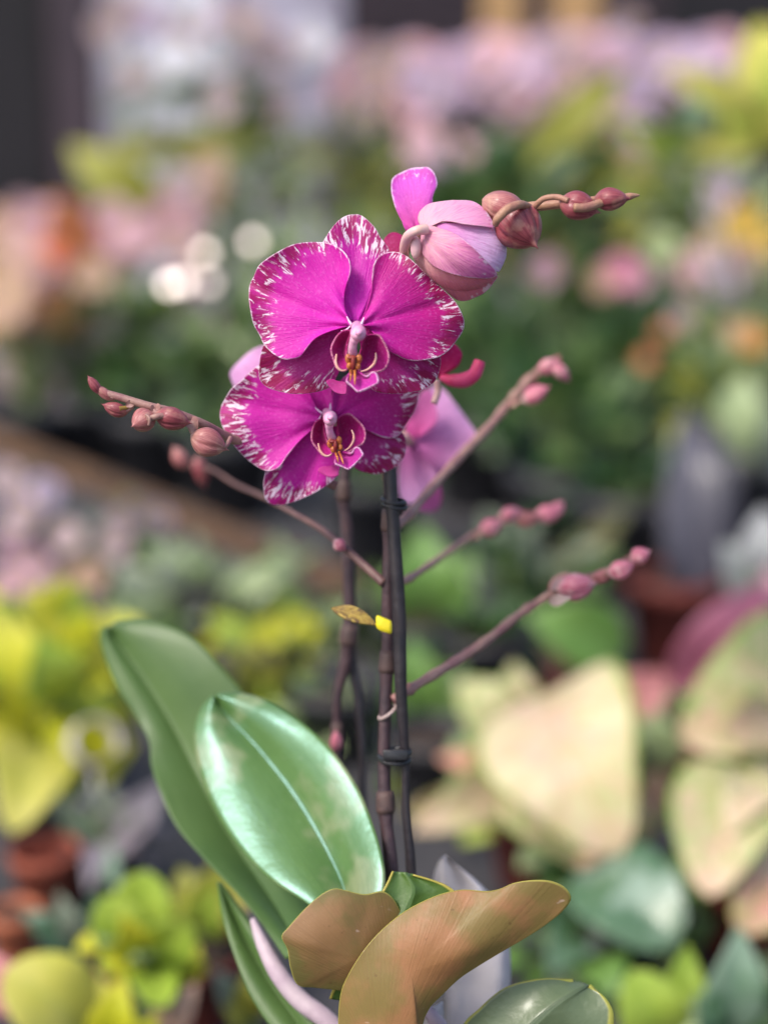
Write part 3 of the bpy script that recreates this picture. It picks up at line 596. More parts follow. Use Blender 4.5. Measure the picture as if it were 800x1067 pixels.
petal('petal', M['bud_pet_top'], FB, ZF([(204, 372), (208, 330), (230, 298), (275, 268), (380, 251), (450, 249), (520, 254), (575, 282), (622, 335), (656, 410), (600, 404), (540, 398), (470, 388), (400, 374), (330, 376), (270, 404), (235, 415)]), ZF([(220, 420)])[0], .6595, .6595, ripple=.0006, dfun=bulge(.0160), ph=2, crease=[(0, .0008, .2)])
b = MB(); b.ball(P(*ZF([(190, 530)])[0], .6525), .0022, .002, .0045, 10); b.build('sepal', M['pedicel'], FB)

# --- tip of that spike: buds beyond the opening flower
pp = path3([(404, 500, .704), (403, 470, .707), (400, 420, .712), (396, 350, .705), (404, 290, .692), (430, 252, .682), (475, 232, .674), (520, 222, .668), (548, 216, .660), (575, 213, .654), (605, 210, .651), (630, 206, .651), (645, 205, .652)])
b = MB(); b.tube(pp, lin([.0024, .0024, .0024, .0022, .0022, .0022, .002, .0021, .0020, .0018, .0012, .0008], len(pp)), 12)
b.build('flower_stem', M['stem_tan'], orchid)
CUR = [None]
def mkbud(pc, d, ax, L, R, mat='bud', label=None, par=None, **k):
    c = P(pc[0], pc[1], d); A_ = V(ax).normalized(); base = c-A_*(L*.46)
    o = bud('bud', M[mat], par or orchid, c, A_, L*1.1, R*.97, **k)
    if CUR[0]:
        q = min(CUR[0], key=lambda p: (p-base+A_*(L*.2)).length)
        if (q-base).length < .02:
            b = MB(); b.tube(path_s([q, q.lerp(base, .5)+(base-c)*.12, base+A_*(L*.08)], 5), lin([.0011, .0009, .0013], 11), 8)
            leaf3(b, q, q+(c-q)*.45+V((0, -.001, -.0006)), R*.95, 'ovate', .2, 0, .5, 0, 8, 3); b.build('bud_stalk', M['stem_pale'], o)
    return o
bb = mkbud((527, 218), .662, (.8, .1, -.35), .019, .0078, 'bud_pale', seams=3, ph=.1)
bb = mkbud((541, 236), .652, (.55, -.6, -.62), .0205, .0098, 'bud', seams=3, ph=.22)
b = MB(); b.tube(path3([(552, 216, .655), (543, 213, .643), (530, 217, .639), (519, 227, .639), (516, 234, .642)]), lin([.0014, .0017, .0019, .0018, .0012], 33), 10); b.build('bud_stalk', M['stem_tan'], bb)
bb = mkbud((603, 215), .647, (.9, -.2, -.25), .0145, .0062, 'bud', ph=.4)
b = MB(); b.tube(path3([(556, 216, .652), (566, 207, .648), (580, 205, .646), (592, 209, .643)]), .0012, 10); b.tube(path3([(598, 216, .640), (610, 216, .641), (623, 212, .644), (634, 207, .646)]), .0017, 10); b.build('bud_stalk', M['stem_tan'], bb)
bb = mkbud((637, 207), .646, (1, -.2, .05), .0125, .0048, 'bud', ph=.0)
b = MB(); b.tube(path3([(650, 206, .648), (657, 204, .648), (666, 203, .649)]), lin([.0017, .0014, .0003], 17), 10); b.build('bud_tip', M['stem_tan'], bb)

# --- left spike in focus
lp_ = path3([ZG([p])[0]+(d,) for p, d in (((1200, 560), .70), ((900, 420), .692), ((700, 335), .676), ((600, 283), .663), ((520, 248), .658), ((430, 215), .655), ((330, 190), .654), ((200, 150), .655), ((120, 125), .656), ((90, 100), .656), ((78, 78), .656))])
CUR[0] = lp_
b = MB(); b.tube(lp_, lin([.0021, .0021, .002, .0019, .0018, .0017, .0016, .0015, .0014, .0014, .0010], len(lp_)), 10); b.build('flower_stem', M['stem_pale'], orchid)
bb = mkbud((217.5, 461), .656, (.8, .1, -.35), .0140, .0060, 'bud_pale', ph=.3)
b = MB(); b.tube(path3([(229, 466, .655), (236, 464, .658), (240, 456, .666)]), .0009, 8); b.build('bud_stalk', M['stem_pale'], bb)
bb = mkbud((180, 436), .651, (.9, -.1, -.22), .0130, .0050, 'bud', ph=.1)
bb = mkbud((149, 438), .651, (-.5, -.6, -.2), .0105, .0049, 'bud_pale', ph=.5)
b = MB(); b.tube(path3([(154, 437, .648), (163, 434, .647), (172, 433, .648)]), .0013, 8); b.tube(path3([(152, 432, .646), (156, 436, .645), (155, 443, .646)]), .0006, 8); b.build('bud_stalk', M['stem_pale'], bb)
bb = mkbud((120, 426), .655, (-.8, 0, .3), .0095, .0032, 'bud', ph=.2)
b = MB(); b.tube(path3([(124, 426, .653), (130, 425, .654), (138, 423, .655)]), lin([.0013, .0009, .0005], 17), 8); b.build('bract', M['yellow_bract'] if 'yellow_bract' in M else M['bract'], bb)
mkbud((98, 401), .655, (-.5, 0, .8), .0078, .0022, 'bud', ph=.2); mkbud((108, 409), .656, (-.7, 0, .6), .0085, .0022, 'bud_pale', ph=.2)
# --- blurred left side shoot behind it, running into the main stem
sp = path3([(180, 470, .86), (200, 484, .86), (222, 490, .85), (246, 505, .83), (275, 518, .79), (308, 536, .75), (334, 551, .735), (354, 567, .72), (378, 588, .71), (400, 608, .703)])
CUR[0] = sp
b = MB(); b.tube(sp, lin([.0008, .0009, .0010, .0011, .0012, .0013, .0015, .0018, .0018, .002], len(sp)), 10); b.build('flower_stem', M['stem_dusk'], orchid)
mkbud((187, 477), .86, (-.4, 0, .8), .012, .0042, 'bud_pale'); mkbud((209, 492), .86, (.2, 0, -1), .016, .0042, 'bud', ph=.1); mkbud((354, 568), .712, (.8, 0, -.7), .006, .0030, 'bud_pink')
# --- three side shoots on the right
def sd_(d): return .704+(d-.704)*4.0
def shoot(pts, rad, mat='stem_pale'):
    pp = path3([(x, y, sd_(d)) for x, y, d in pts]); CUR[0] = pp
    b = MB(); rr = lin(rad, len(pp)); b.tube(pp, [v*(1+.10*sin(i*.9)+(.22 if i % 17 == 9 else 0)) for i, v in enumerate(rr)], 10); return b.build('flower_stem', M[mat], orchid)
shoot([(408, 552, .705), (424, 538, .708), (450, 508, .715), (480, 475, .722), (510, 444, .727), (530, 420, .73), (545, 402, .731), (558, 388, .731), (570, 378, .731)], [.0021, .0021, .0022, .0022, .0022, .0022, .0020, .0016, .001])
mkbud((571, 381), sd_(.730), (.7, 0, .5), .0105, .0040, 'bud_pink'); mkbud((584, 388), sd_(.730), (.7, 0, -.7), .0115, .0037, 'bud_pink', ph=.1); mkbud((578, 379), sd_(.734), (.4, 0, .8), .009, .0034, 'bud_pale'); mkbud((558, 411), sd_(.728), (.8, -.1, .5), .0135, .0047, 'bud_pink', ph=.6); mkbud((551, 397), sd_(.733), (.7, 0, .7), .012, .0034, 'bud_pale')
shoot([(404, 612, .704), (424, 604, .712), (450, 587, .722), (475, 570, .732), (495, 557, .738), (512, 546, .74), (532, 541, .741), (556, 537, .741), (580, 533, .741)], [.0018, .0017, .0016, .0016, .0017, .002, .0017, .0014, .001])
mkbud((512, 549), sd_(.737), (.8, 0, .4), .0115, .0047, 'bud_pink'); mkbud((533, 536), sd_(.738), (.9, 0, .2), .0115, .0045, 'bud_pink', ph=.1); mkbud((550, 541), sd_(.738), (.9, 0, .2), .0125, .0042, 'bud_pale'); mkbud((571, 536), sd_(.739), (.9, 0, .2), .0135, .0052, 'bud_pink', ph=.5); mkbud((580, 530), sd_(.742), (.6, 0, .6), .009, .0036, 'bud_pink')
shoot([(410, 730, .704), (424, 720, .705), (452, 703, .708), (480, 686, .712), (510, 665, .715), (540, 641, .718), (562, 627, .719), (582, 614, .719), (606, 604, .719), (630, 596, .719), (655, 585, .719), (672, 578, .719)], [.0022, .0022, .0022, .0022, .0021, .002, .002, .0018, .0018, .0016, .0013, .001])
mkbud((600, 611), sd_(.716), (.9, -.1, .2), .0165, .0070, 'bud_pink', ph=.15)
bb = mkbud((582, 607), sd_(.720), (.5, 0, .6), .012, .0034, 'bud_pale', ph=.4)
b = MB(); leaf3(b, P(572, 628, sd_(.714)), P(596, 622, sd_(.712)), .005, 'lance', .2); leaf3(b, P(574, 615, sd_(.716)), P(592, 600, sd_(.716)), .005, 'lance', -.2); b.build('bract', M['bract_pale'] if 'bract_pale' in M else M['tie_pale'], bb, solid=.0005)
mkbud((628, 600), sd_(.718), (.9, 0, .4), .010, .0032, 'bud_pale'); mkbud((647, 593), sd_(.716), (.9, 0, .4), .0115, .0046, 'bud_pink'); mkbud((667, 579), sd_(.717), (.9, 0, .5), .0090, .0042, 'bud_pink', ph=.6); mkbud((656, 586), sd_(.722), (.9, 0, .5), .009, .0034, 'bud')

CUR[0] = None
# --- main stems, stakes and ties
def stalk(name, pts, rad, mat, par=orchid):
    pp = path3(pts); b = MB(); rr = lin(rad, len(pp))
    if name == 'stem': rr = [v*(1+.07*mn.noise(p*90)+.28*exp(-((i % 19)-9)**2/1.6)) for i, (v, p) in enumerate(zip(rr, pp))]
    b.tube(pp, rr, 14); o = b.build(name, M[mat], par)
    if name == 'stem':
        for i in range(9, len(pp)-3, 19):
            s = MB(); ax = (pp[i+1]-pp[i-1]).normalized()
            if ax.z < 0: ax = -ax
            s.lathe(pp[i]-ax*.001, [(rr[i]*1.02, -.001), (rr[i]*1.18, .001), (rr[i]*1.12, .006), (rr[i]*1.02, .0085)], 14, 0, ax, lambda q, u: 1+.12*u*cos(q)); s.build('node_sheath', M['sheath'], o)
    return o
stalk('stem', [(404, 470, .702), (406, 540, .703), (404, 612, .705), (404, 664, .706), (402, 730, .706), (400, 790, .705), (402, 851, .703), (408, 912, .700), (412, 1010, .70), (412, 1188, .70)], [.0024, .0026, .0026, .0026, .0026, .0026, .0027, .0030, .0034, .0036], 'stem_dark')
stake = stalk('stake', [(406, 470, .697), (408, 520, .697), (411, 563, .698), (416, 645, .699), (418, 728, .700), (422, 790, .702), (423, 843, .703), (428, 905, .703), (430, 1000, .702), (432, 1188, .70)], [.0027, .0027, .0029, .0029, .0025, .0019, .0019, .0022, .0022, .0022], 'stake')
stalk('stem', [(368, 430, .762), (358, 510, .764), (362, 560, .765), (364, 640, .766), (360, 690, .767), (352, 725, .768), (351, 780, .768), (356, 880, .76), (380, 1020, .73), (402, 1188, .70)], [.0022, .0024, .0028, .0030, .0030, .0022, .0020, .002, .003, .003], 'stem_dark')
stalk('stake', [(362, 440, .770), (360, 520, .770), (363, 600, .770), (366, 680, .770), (373, 730, .770), (377, 780, .769), (378, 830, .766), (388, 930, .75), (420, 1188, .71)], [.0019, .0019, .0019, .0022, .0023, .002, .0018, .002, .002], 'stake')
bb = mkbud((350, 773), .765, (0, 0, 1), .010, .0030, 'bud_pink')
def ring(c, d, r, tr, mat, name='tie', tilt=.2, sx=1.5):
    b = MB(); cc = P(c[0], c[1], d); n = 24
    pts = [cc+V((r*sx*cos(2*pi*i/n), r*1.3*sin(2*pi*i/n), r*tilt*cos(2*pi*i/n))) for i in range(n+1)]
    b.tube(pts, tr, 8); return b.build(name, M[mat], orchid)
ring((410, 522), .699, .0031, .0011, 'black', tilt=-.25); ring((411, 527), .699, .0031, .0010, 'black', tilt=-.3)
bb = ring((411, 786), .703, .0042, .0013, 'black', tilt=.3); ring((411, 791), .703, .0042, .0011, 'black', tilt=-.1)
ring((404, 742), .705, .0030, .0008, 'tie_pale', tilt=.9, sx=1.2)
b = MB(); b.box(P(412, 787, .697), XX, FWD, UP, .0052, .0012, .0022); b.build('tie_clip', M['black'], bb, bevel=.0006)
# folded tag clipped on the stem: brown stub and yellow end
b = MB(); leaf3(b, P(345, 634, .694), P(394, 652, .690), .0066, 'lance', .08, .3, .5); CL = b.build('tie', M['tag_skin'], orchid, solid=.0008); CL['label'] = 'brown clip with bright yellow end'
b = MB(); b.box(P(400, 651, .689), (P(410, 655, .689)-P(390, 647, .689)).normalized(), FWD, UP, .0036, .0014, .0030); b.build('yellow_end', M['yellow'], CL, bevel=.0014)

# --- leaves
def d3(pts, ds): return [(p[0], p[1], d) for p, d in zip(pts, ds)]
big_leaf('leaf', M['ol_back'], orchid,
  d3(Z7([(520, 900), (420, 760), (300, 632), (232, 550), (190, 460), (168, 390), (164, 335), (130, 270), (85, 200), (52, 125), (36, 60), (46, 33)]), [.705, .73, .755, .77, .78, .79, .795, .802, .808, .815, .82, .82]),
  d3(Z7([(560, 880), (490, 760), (410, 640), (350, 540), (310, 460), (275, 390), (240, 320), (195, 240), (150, 170), (105, 105), (72, 60), (60, 31)]), [.708, .738, .764, .780, .788, .796, .802, .808, .813, .818, .821, .82]),
  d3(Z7([(620, 880), (590, 740), (560, 600), (520, 480), (480, 380), (445, 280), (405, 200), (340, 125), (290, 70), (225, 34), (150, 16), (78, 22)]), [.705, .738, .762, .775, .783, .79, .795, .80, .806, .812, .817, .82]), groove=.002, wave=.0015)
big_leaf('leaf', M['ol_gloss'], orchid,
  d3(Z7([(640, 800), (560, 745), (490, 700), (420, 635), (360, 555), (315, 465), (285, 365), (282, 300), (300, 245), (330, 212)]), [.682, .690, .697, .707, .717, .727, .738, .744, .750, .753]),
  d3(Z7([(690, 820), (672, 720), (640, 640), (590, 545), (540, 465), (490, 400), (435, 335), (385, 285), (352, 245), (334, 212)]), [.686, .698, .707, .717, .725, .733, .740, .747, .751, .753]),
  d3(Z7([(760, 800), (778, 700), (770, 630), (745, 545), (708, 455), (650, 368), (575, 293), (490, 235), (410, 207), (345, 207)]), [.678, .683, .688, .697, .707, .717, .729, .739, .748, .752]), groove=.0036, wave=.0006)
big_leaf('leaf', M['ol_back'], orchid,
  d3(Z7([(590, 1180), (500, 1100), (430, 1000), (385, 890), (355, 790), (342, 700)]), [.70, .71, .72, .73, .74, .745]),
  d3(Z7([(650, 1180), (570, 1090), (490, 980), (430, 880), (385, 790), (346, 700)]), [.702, .712, .724, .735, .743, .746]),
  d3(Z7([(700, 1160), (620, 1080), (540, 980), (470, 870), (410, 780), (350, 698)]), [.70, .71, .72, .731, .741, .746]), groove=.002)
rt = path3([(263, 958, .722), (274, 985, .716), (290, 1015, .71), (312, 1042, .706), (345, 1068, .702), (390, 1120, .70), (405, 1185, .70)])
b = MB(); b.tube(rt, lin([.0012, .0030, .0040, .0042, .0042, .004, .004], len(rt)), 12); b.build('aerial_root', M['root'], orchid)
# copper undersides
big_leaf('leaf', M['ol_top'], orchid,
  d3(Z8([(150, 330), (180, 250), (220, 180), (252, 120), (272, 85), (285, 58)]), [.675, .67, .668, .668, .669, .67]),
  d3(Z8([(220, 340), (250, 260), (290, 190), (320, 130), (330, 95), (310, 60)]), [.672, .668, .666, .667, .668, .67]),
  d3(Z8([(300, 330), (340, 250), (390, 180), (425, 120), (400, 88), (330, 66)]), [.675, .67, .668, .668, .669, .67]), groove=-.002)
def crease_line(x0, y0, x1, y1, amp, soft=4.0):
    L = sqrt((x1-x0)**2+(y1-y0)**2); nx, ny = (y1-y0)/L, -(x1-x0)/L
    def f(x, y):
        s = (x-x0)*nx+(y-y0)*ny; return amp*(sqrt(s*s+soft*soft)-soft)*.001
    return f
fa = crease_line(*Z8([(48, 198)])[0], *Z8([(230, 260)])[0], .05, 8)
petal('leaf', M['copper_olive'], orchid, Z8([(48, 197), (62, 178), (100, 136), (135, 106), (160, 95), (182, 98), (225, 107), (268, 102), (300, 140), (330, 240), (330, 360), (290, 420), (235, 335), (180, 314), (120, 306), (82, 300), (66, 262), (61, 225)]), Z8([(300, 330)])[0], .668, .655, ripple=.001, rk=5, dfun=fa, thick=.0007, nth=160, cup=-.0045)
fb = crease_line(*Z8([(490, 102)])[0], *Z8([(425, 285)])[0], .045, 8)
petal('leaf', M['copper'], orchid, Z8([(190, 540), (172, 430), (172, 340), (188, 285), (235, 212), (300, 152), (370, 114), (430, 98), (485, 101), (515, 96), (545, 83), (580, 77), (620, 78), (650, 90), (665, 108), (663, 124), (640, 150), (600, 180), (560, 205), (520, 228), (470, 258), (428, 286), (392, 320), (362, 352), (345, 400), (330, 520)]), Z8([(260, 480)])[0], .652, .650, ripple=.0018, rk=5, dfun=fb, cup=-.0055, thick=.0007, nth=180, cen=Z8([(325, 275)])[0])
big_leaf('leaf', M['ol_olive'], orchid,
  d3(Z8([(420, 520), (430, 400), (470, 352), (520, 310), (570, 293), (620, 287), (670, 292)]), [.68, .678, .676, .675, .675, .676, .677]),
  d3(Z8([(500, 530), (540, 430), (590, 380), (630, 345), (665, 322), (690, 308), (700, 302)]), [.672, .668, .667, .668, .670, .673, .675]),
  d3(Z8([(680, 540), (735, 460), (755, 400), (757, 365), (748, 340), (728, 318), (705, 303)]), [.672, .668, .667, .668, .670, .673, .675]), groove=-.002, thick=.0016)
# white sleeve corner standing up behind the copper leaves
def sleeve_piece(cols):
    rows = [[P(*p) for p in c] for c in zip(*[crom(c, 5) for c in cols])]
    n = len(cols); vs = [p+V((0, .0012*mn.noise(p*160), 0)) for rw in rows for p in rw]
    b = MB(); b.add(vs, [(i*n+j, i*n+j+1, (i+1)*n+j+1, (i+1)*n+j) for i in range(len(rows)-1) for j in range(n-1)]); return b
sp_ = lambda pts, ds: d3(Z8(pts), ds)
dd_ = [.735, .734, .731, .728, .722, .714, .705]
b = sleeve_piece([sp_([(384, 36), (372, 80), (380, 180), (395, 290), (400, 350), (395, 430), (380, 620)], [x+.004 for x in dd_]),
  sp_([(392, 26), (400, 80), (412, 180), (420, 290), (425, 350), (420, 430), (400, 620)], [x-.003 for x in dd_]),
  sp_([(398, 24), (432, 84), (450, 180), (455, 290), (455, 350), (450, 430), (430, 620)], [x+.004 for x in dd_]),
  sp_([(404, 30), (462, 90), (500, 180), (500, 290), (492, 350), (480, 430), (460, 620)], [x-.002 for x in dd_]),
  sp_([(410, 36), (490, 104), (530, 195), (536, 290), (520, 350), (510, 430), (490, 620)], [x+.004 for x in dd_])])
b.build('pot_sleeve', M['sleeve'], orchid, solid=.0004)
b = sleeve_piece([sp_([(352, 372), (345, 400), (335, 470), (330, 620)], [.70, .70, .70, .70]), sp_([(372, 350), (368, 390), (360, 470), (350, 620)], [.694, .695, .698, .70]), sp_([(392, 335), (394, 385), (390, 470), (372, 620)], [.70, .70, .70, .70])])
b.build('pot_sleeve', M['sleeve'], orchid, solid=.0004)
for rp_ in ([(430, 1030, .715), (440, 1048, .70), (452, 1062, .694), (462, 1085, .694), (455, 1180, .70)], [(380, 1075, .70), (420, 1056, .712), (436, 1062, .705), (445, 1100, .70)]):
    rt = path3(rp_); b = MB(); b.tube(rt, lin([.0016, .0028, .003, .003], len(rt)), 10); b.build('aerial_root', M['root'], orchid)

# ================================================================== the plants around it
def ground_at(px, d, z): 
    return V(((px-400)*pxm(d), (d-(CAMZ-z)*sin(PITCH))/cos(PITCH), z))
def make_pot(root, c, r, h, mat, soil=True):
    b = MB(); b.lathe(c, [(r*.70, .0005), (r*.72, .003), (r*.93, h*.78), (r, h*.79), (r*1.02, h), (r*.93, h), (r*.90, h*.86), (r*.62, .012), (.002, .010)], 32)
    o = b.build('pot', M[mat], root)
    if soil:
        b = MB(); b.lathe(c+V((0, 0, h*.84)), [(r*.9, 0), (r*.5, .006), (.001, .008)], 24); b.build('soil', M['soil'], root)
    return o
def blossom(mb, c, R, facing=None, n=5, rot=None, mi=0):
    f = facing or (CAM-c).normalized(); f = (f+V((rnd.uniform(-.5, .5), rnd.uniform(-.3, .3), rnd.uniform(-.2, .6)))).normalized()
    a = f.orthogonal().normalized(); b_ = f.cross(a); r0 = rnd.uniform(0, 6)
    for i in range(n):
        q = r0+2*pi*i/n; d = a*cos(q)+b_*sin(q)
        leaf3(mb, c+d*R*.05, c+d*R+f*R*.12, R*1.15, 'petal', .08, rnd.uniform(-.2, .2), .1, mi, 8, 3, vdir=f)
    mb.ball(c+f*R*.08, R*.14, n=6, mi=1)
def plant(name, label, cat, px, d, zb=0.0, pot=None, leaves=(), bush=(), flowers=(), stem='stemg', group=None, leafname='leaf', sr=.0022):
    c = ground_at(px, d, zb)
    root = empty(name, c, label, cat, group); top = c.copy()
    if pot:
        make_pot(root, c, pot[1], pot[2], pot[0]); top = c+V((0, 0, pot[2]*.84))
    sb = MB(); have = False
    for lf in leaves:
        bx, by, tx, ty, wd, sh, mt = lf[:7]; db, dt = (lf[7] if len(lf) > 7 else 0), (lf[8] if len(lf) > 8 else 0)
        B = P(bx, by, d+db); T = P(tx, ty, d+dt-.02); b = MB()
        leaf3(b, B, T, wd*pxm(d), sh, rnd.uniform(.06, .24), rnd.uniform(-.32, .32), .2, 0, 20, 7, .02)
        b.build(leafname, M[mt], root, solid=.0012)
        p0 = top+V((rnd.uniform(-.01, .01), rnd.uniform(-.01, .01), 0)); m = p0.lerp(B, .55)+V((0, 0, .03*min(1, (B-p0).length*4)))
        sb.tube(path_s([p0, m, B], 6), sr, 6); have = True
    for bs in bush:
        cx, cy, rx, ry, n, ln, wd, sh, mts = bs
        C = P(cx, cy, d); k = pxm(d); b = MB()
        for i in range(n):
            while True:
                u = V((rnd.uniform(-1, 1), rnd.uniform(-1, 1), rnd.uniform(-1, 1)))
                if u.length <= 1: break
            B = C + XX*(u.x*rx*k*.8) + YY*(u.y*rx*k*.6) + ZZ*(u.z*ry*k*.8)
            dr = (V((u.x, u.y, u.z+.25))+V((rnd.uniform(-.6, .6), rnd.uniform(-.6, .3), rnd.uniform(-.4, .5)))).normalized()
            s = rnd.uniform(.7, 1.25)
            vd = V((rnd.uniform(-.8, .8), -.6, rnd.uniform(.2, 1)))
            leaf3(b, B, B+dr*(ln*k*s), wd*k*s, sh, rnd.uniform(-.05, .25), rnd.uniform(-.5, .5), .15, rnd.randrange(len(mts)), 7, 2, vdir=vd)
        b.build('foliage', [M[q] for q in mts], root)
        for j in range(5):
            e = C+XX*(rnd.uniform(-.6, .6)*rx*k)+YY*(rnd.uniform(-.4, .4)*rx*k)+ZZ*(rnd.uniform(-.2, .6)*ry*k)
            sb.tube(path_s([top, top.lerp(e, .5)+V((rnd.uniform(-.02, .02), 0, .02)), e], 6), sr*1.2, 6); have = True
    for fl in flowers:
        fx, fy, sz, mt = fl[:4]; C = P(fx, fy, d+(fl[4] if len(fl) > 4 else rnd.uniform(-.12, .12))); b = MB()
        blossom(b, C, sz*.5*pxm(d)); b.build('flower', [M[mt], M['yellow']], root)
        m = top.lerp(C, .55)+V((rnd.uniform(-.03, .03), .02, .04)); sb.tube(path_s([top, m, C+YY*.004], 6), sr*.8, 6); have = True
    if have: sb.build('stem', M[stem], root)
    return root

# ---- front bench, left
plant('lime_plant', 'bright yellow lime plant with broad leaves at the left edge', 'plant', 50, 1.62, 0, ('potblack', .05, .08), [
  (60, 770, 100, 640, 60, 'heart', 'lime', .1, .1), (30, 770, -5, 680, 80, 'heart', 'lime', .03, .03), (85, 790, 118, 742, 52, 'ovate', 'lime', -.03, -.06), (40, 790, -10, 800, 70, 'heart', 'lime', -.03, -.06),
  (60, 760, 2, 640, 78, 'heart', 'lime'), (62, 758, 72, 622, 74, 'heart', 'lime', 0, .05), (70, 760, 138, 655, 62, 'ovate', 'lime', 0, .08), (50, 790, -25, 720, 80, 'heart', 'lime'), (66, 800, 140, 775, 62, 'ovate', 'lime', 0, -.02),
  (42, 780, 12, 868, 84, 'heart', 'limepale', -.05, -.15), (72, 770, 108, 690, 70, 'ovate', 'limegreen'), (20, 720, -15, 610, 60, 'ovate', 'lime', .05, .1), (60, 730, 40, 660, 64, 'ovate', 'limegreen', -.04, -.06), (90, 790, 150, 720, 50, 'ovate', 'olive', .06, .1), (55, 770, 70, 840, 50, 'ovate', 'limegreen', 0, -.1)],
  [(50, 700, 100, 75, 60, 46, 32, 'ovate', ['lime', 'lime', 'limepale', 'limegreen', 'olive'])])
plant('lime_plant', 'lime leaved plant growing just behind the tall matte orchid leaf', 'plant', 272, 1.95, 0, ('potblack', .05, .08), [
  (268, 725, 225, 640, 52, 'heart', 'limegreen'), (275, 725, 285, 640, 62, 'heart', 'lime'), (270, 725, 330, 690, 50, 'ovate', 'lime'), (268, 730, 215, 690, 44, 'ovate', 'lime'), (275, 715, 315, 650, 40, 'ovate', 'limegreen'), (272, 735, 300, 750, 56, 'ovate', 'limegreen', 0, -.08), (272, 730, 262, 668, 56, 'heart', 'limepale', -.03, -.05), (270, 735, 240, 745, 50, 'ovate', 'olive', 0, -.08)], [(275, 675, 55, 38, 30, 36, 24, 'ovate', ['lime', 'limepale', 'limegreen'])])
plant('coleus', 'green yellow plant with rounded leaves low in front of the red pots', 'plant', 150, 1.16, 0, ('terra', .035, .06), [
  (150, 1005, 108, 935, 60, 'round', 'limegreen'), (150, 990, 152, 908, 68, 'round', 'limegreen'), (155, 1000, 196, 962, 58, 'round', 'limegreen', 0, -.03), (150, 1000, 108, 1000, 46, 'round', 'lime'), (152, 1010, 172, 1050, 50, 'round', 'limegreen', 0, -.05), (148, 985, 128, 955, 46, 'ovate', 'lime', -.03, -.05)], [(150, 985, 60, 45, 22, 34, 26, 'round', ['limegreen', 'lime', 'palegreen'])])
plant('yellow_plant', 'pale yellow broad leaved plant in the bottom left corner', 'plant', 70, 1.10, 0, ('terra', .035, .06), [
  (95, 1085, 5, 1012, 96, 'round', 'limepale'), (110, 1095, 66, 1005, 84, 'ovate', 'limepale', 0, .03), (122, 1090, 128, 1018, 56, 'ovate', 'lime'), (25, 1060, -15, 990, 50, 'ovate', 'roseleaf', .03, .06), (160, 1085, 205, 1025, 40, 'ovate', 'f_peach', .02, .04), (120, 1095, 165, 1060, 50, 'ovate', 'lime', 0, -.03)])
pc = rayz(46, 884, .058)
ep = empty('terracotta_pot', V((pc.x, pc.y, 0)), 'empty small terracotta pot with dark hollow at the left', 'pot'); make_pot(ep, V((pc.x, pc.y, 0)), 37*pxm(depth(pc)), .058, 'terra', False)
pc = rayz(14, 948, .05)
ep = empty('terracotta_pot', V((pc.x, pc.y, 0)), 'orange clay pot at the left edge below the empty one', 'pot'); make_pot(ep, V((pc.x, pc.y, 0)), 28*pxm(depth(pc)), .05, 'terra_or')
pc = rayz(104, 1000, .05)
ep = empty('terracotta_pot', V((pc.x, pc.y, 0)), 'orange clay pot peeking between the yellow and the round leaved plants', 'pot'); make_pot(ep, V((pc.x, pc.y, 0)), 30*pxm(depth(pc)), .05, 'terra_or')
pc = rayz(206, 985, .062); dd = depth(pc)
plant('potted_plant', 'dark red clay pot with a few olive leaves beside the orchid leaves', 'plant', 206, depth(V((pc.x, pc.y, 0))), 0, ('terra_dark', .042, .062), [
  (212, 970, 240, 885, 56, 'ovate', 'olive'), (210, 972, 188, 905, 46, 'ovate', 'olive', 0, .03), (214, 965, 262, 930, 40, 'ovate', 'limepale', 0, -.02), (212, 970, 225, 925, 44, 'ovate', 'limegreen', -.02, -.04)])
plant('silver_plant', 'small grey leaved plant with mauve shoots below the white tag', 'plant', 112, 1.50, 0, ('potblack', .035, .05), [
  (112, 880, 48, 828, 34, 'ovate', 'sage'), (112, 880, 172, 812, 44, 'ovate', 'mauve'), (112, 880, 92, 815, 36, 'ovate', 'sage'), (120, 890, 160, 902, 26, 'lance', 'mauve'), (104, 880, 92, 930, 26, 'lance', 'mauve', 0, -.05), (112, 872, 146, 830, 40, 'ovate', 'sage'), (118, 885, 158, 862, 26, 'lance', 'mauve', 0, -.04), (112, 885, 128, 935, 24, 'lance', 'deep', 0, -.05), (110, 875, 68, 855, 26, 'lance', 'sage')], bush=[(115, 850, 50, 30, 18, 34, 15, 'lance', ['sage', 'mauve', 'deep'])])
plant('teal_plant', 'dull blue green low plant between the clay pots', 'plant', 80, 1.30, 0, ('potblack', .03, .045), [
  (85, 985, 22, 950, 36, 'ovate', 'deep'), (88, 985, 104, 925, 30, 'ovate', 'deep'), (90, 985, 60, 930, 28, 'lance', 'sage'), (92, 985, 130, 950, 30, 'ovate', 'deep'), (88, 990, 45, 985, 28, 'lance', 'deep')])
plant('teal_plant', 'blue grey spotted plant wedged between the red pot and the orchid', 'plant', 262, 1.2, 0, ('potblack', .03, .045), [
  (255, 1060, 222, 1010, 34, 'ovate', 'sage'), (258, 1060, 268, 1000, 34, 'ovate', 'olive'), (262, 1060, 290, 1020, 34, 'ovate', 'sage'), (255, 1065, 235, 1050, 34, 'ovate', 'limepale')])
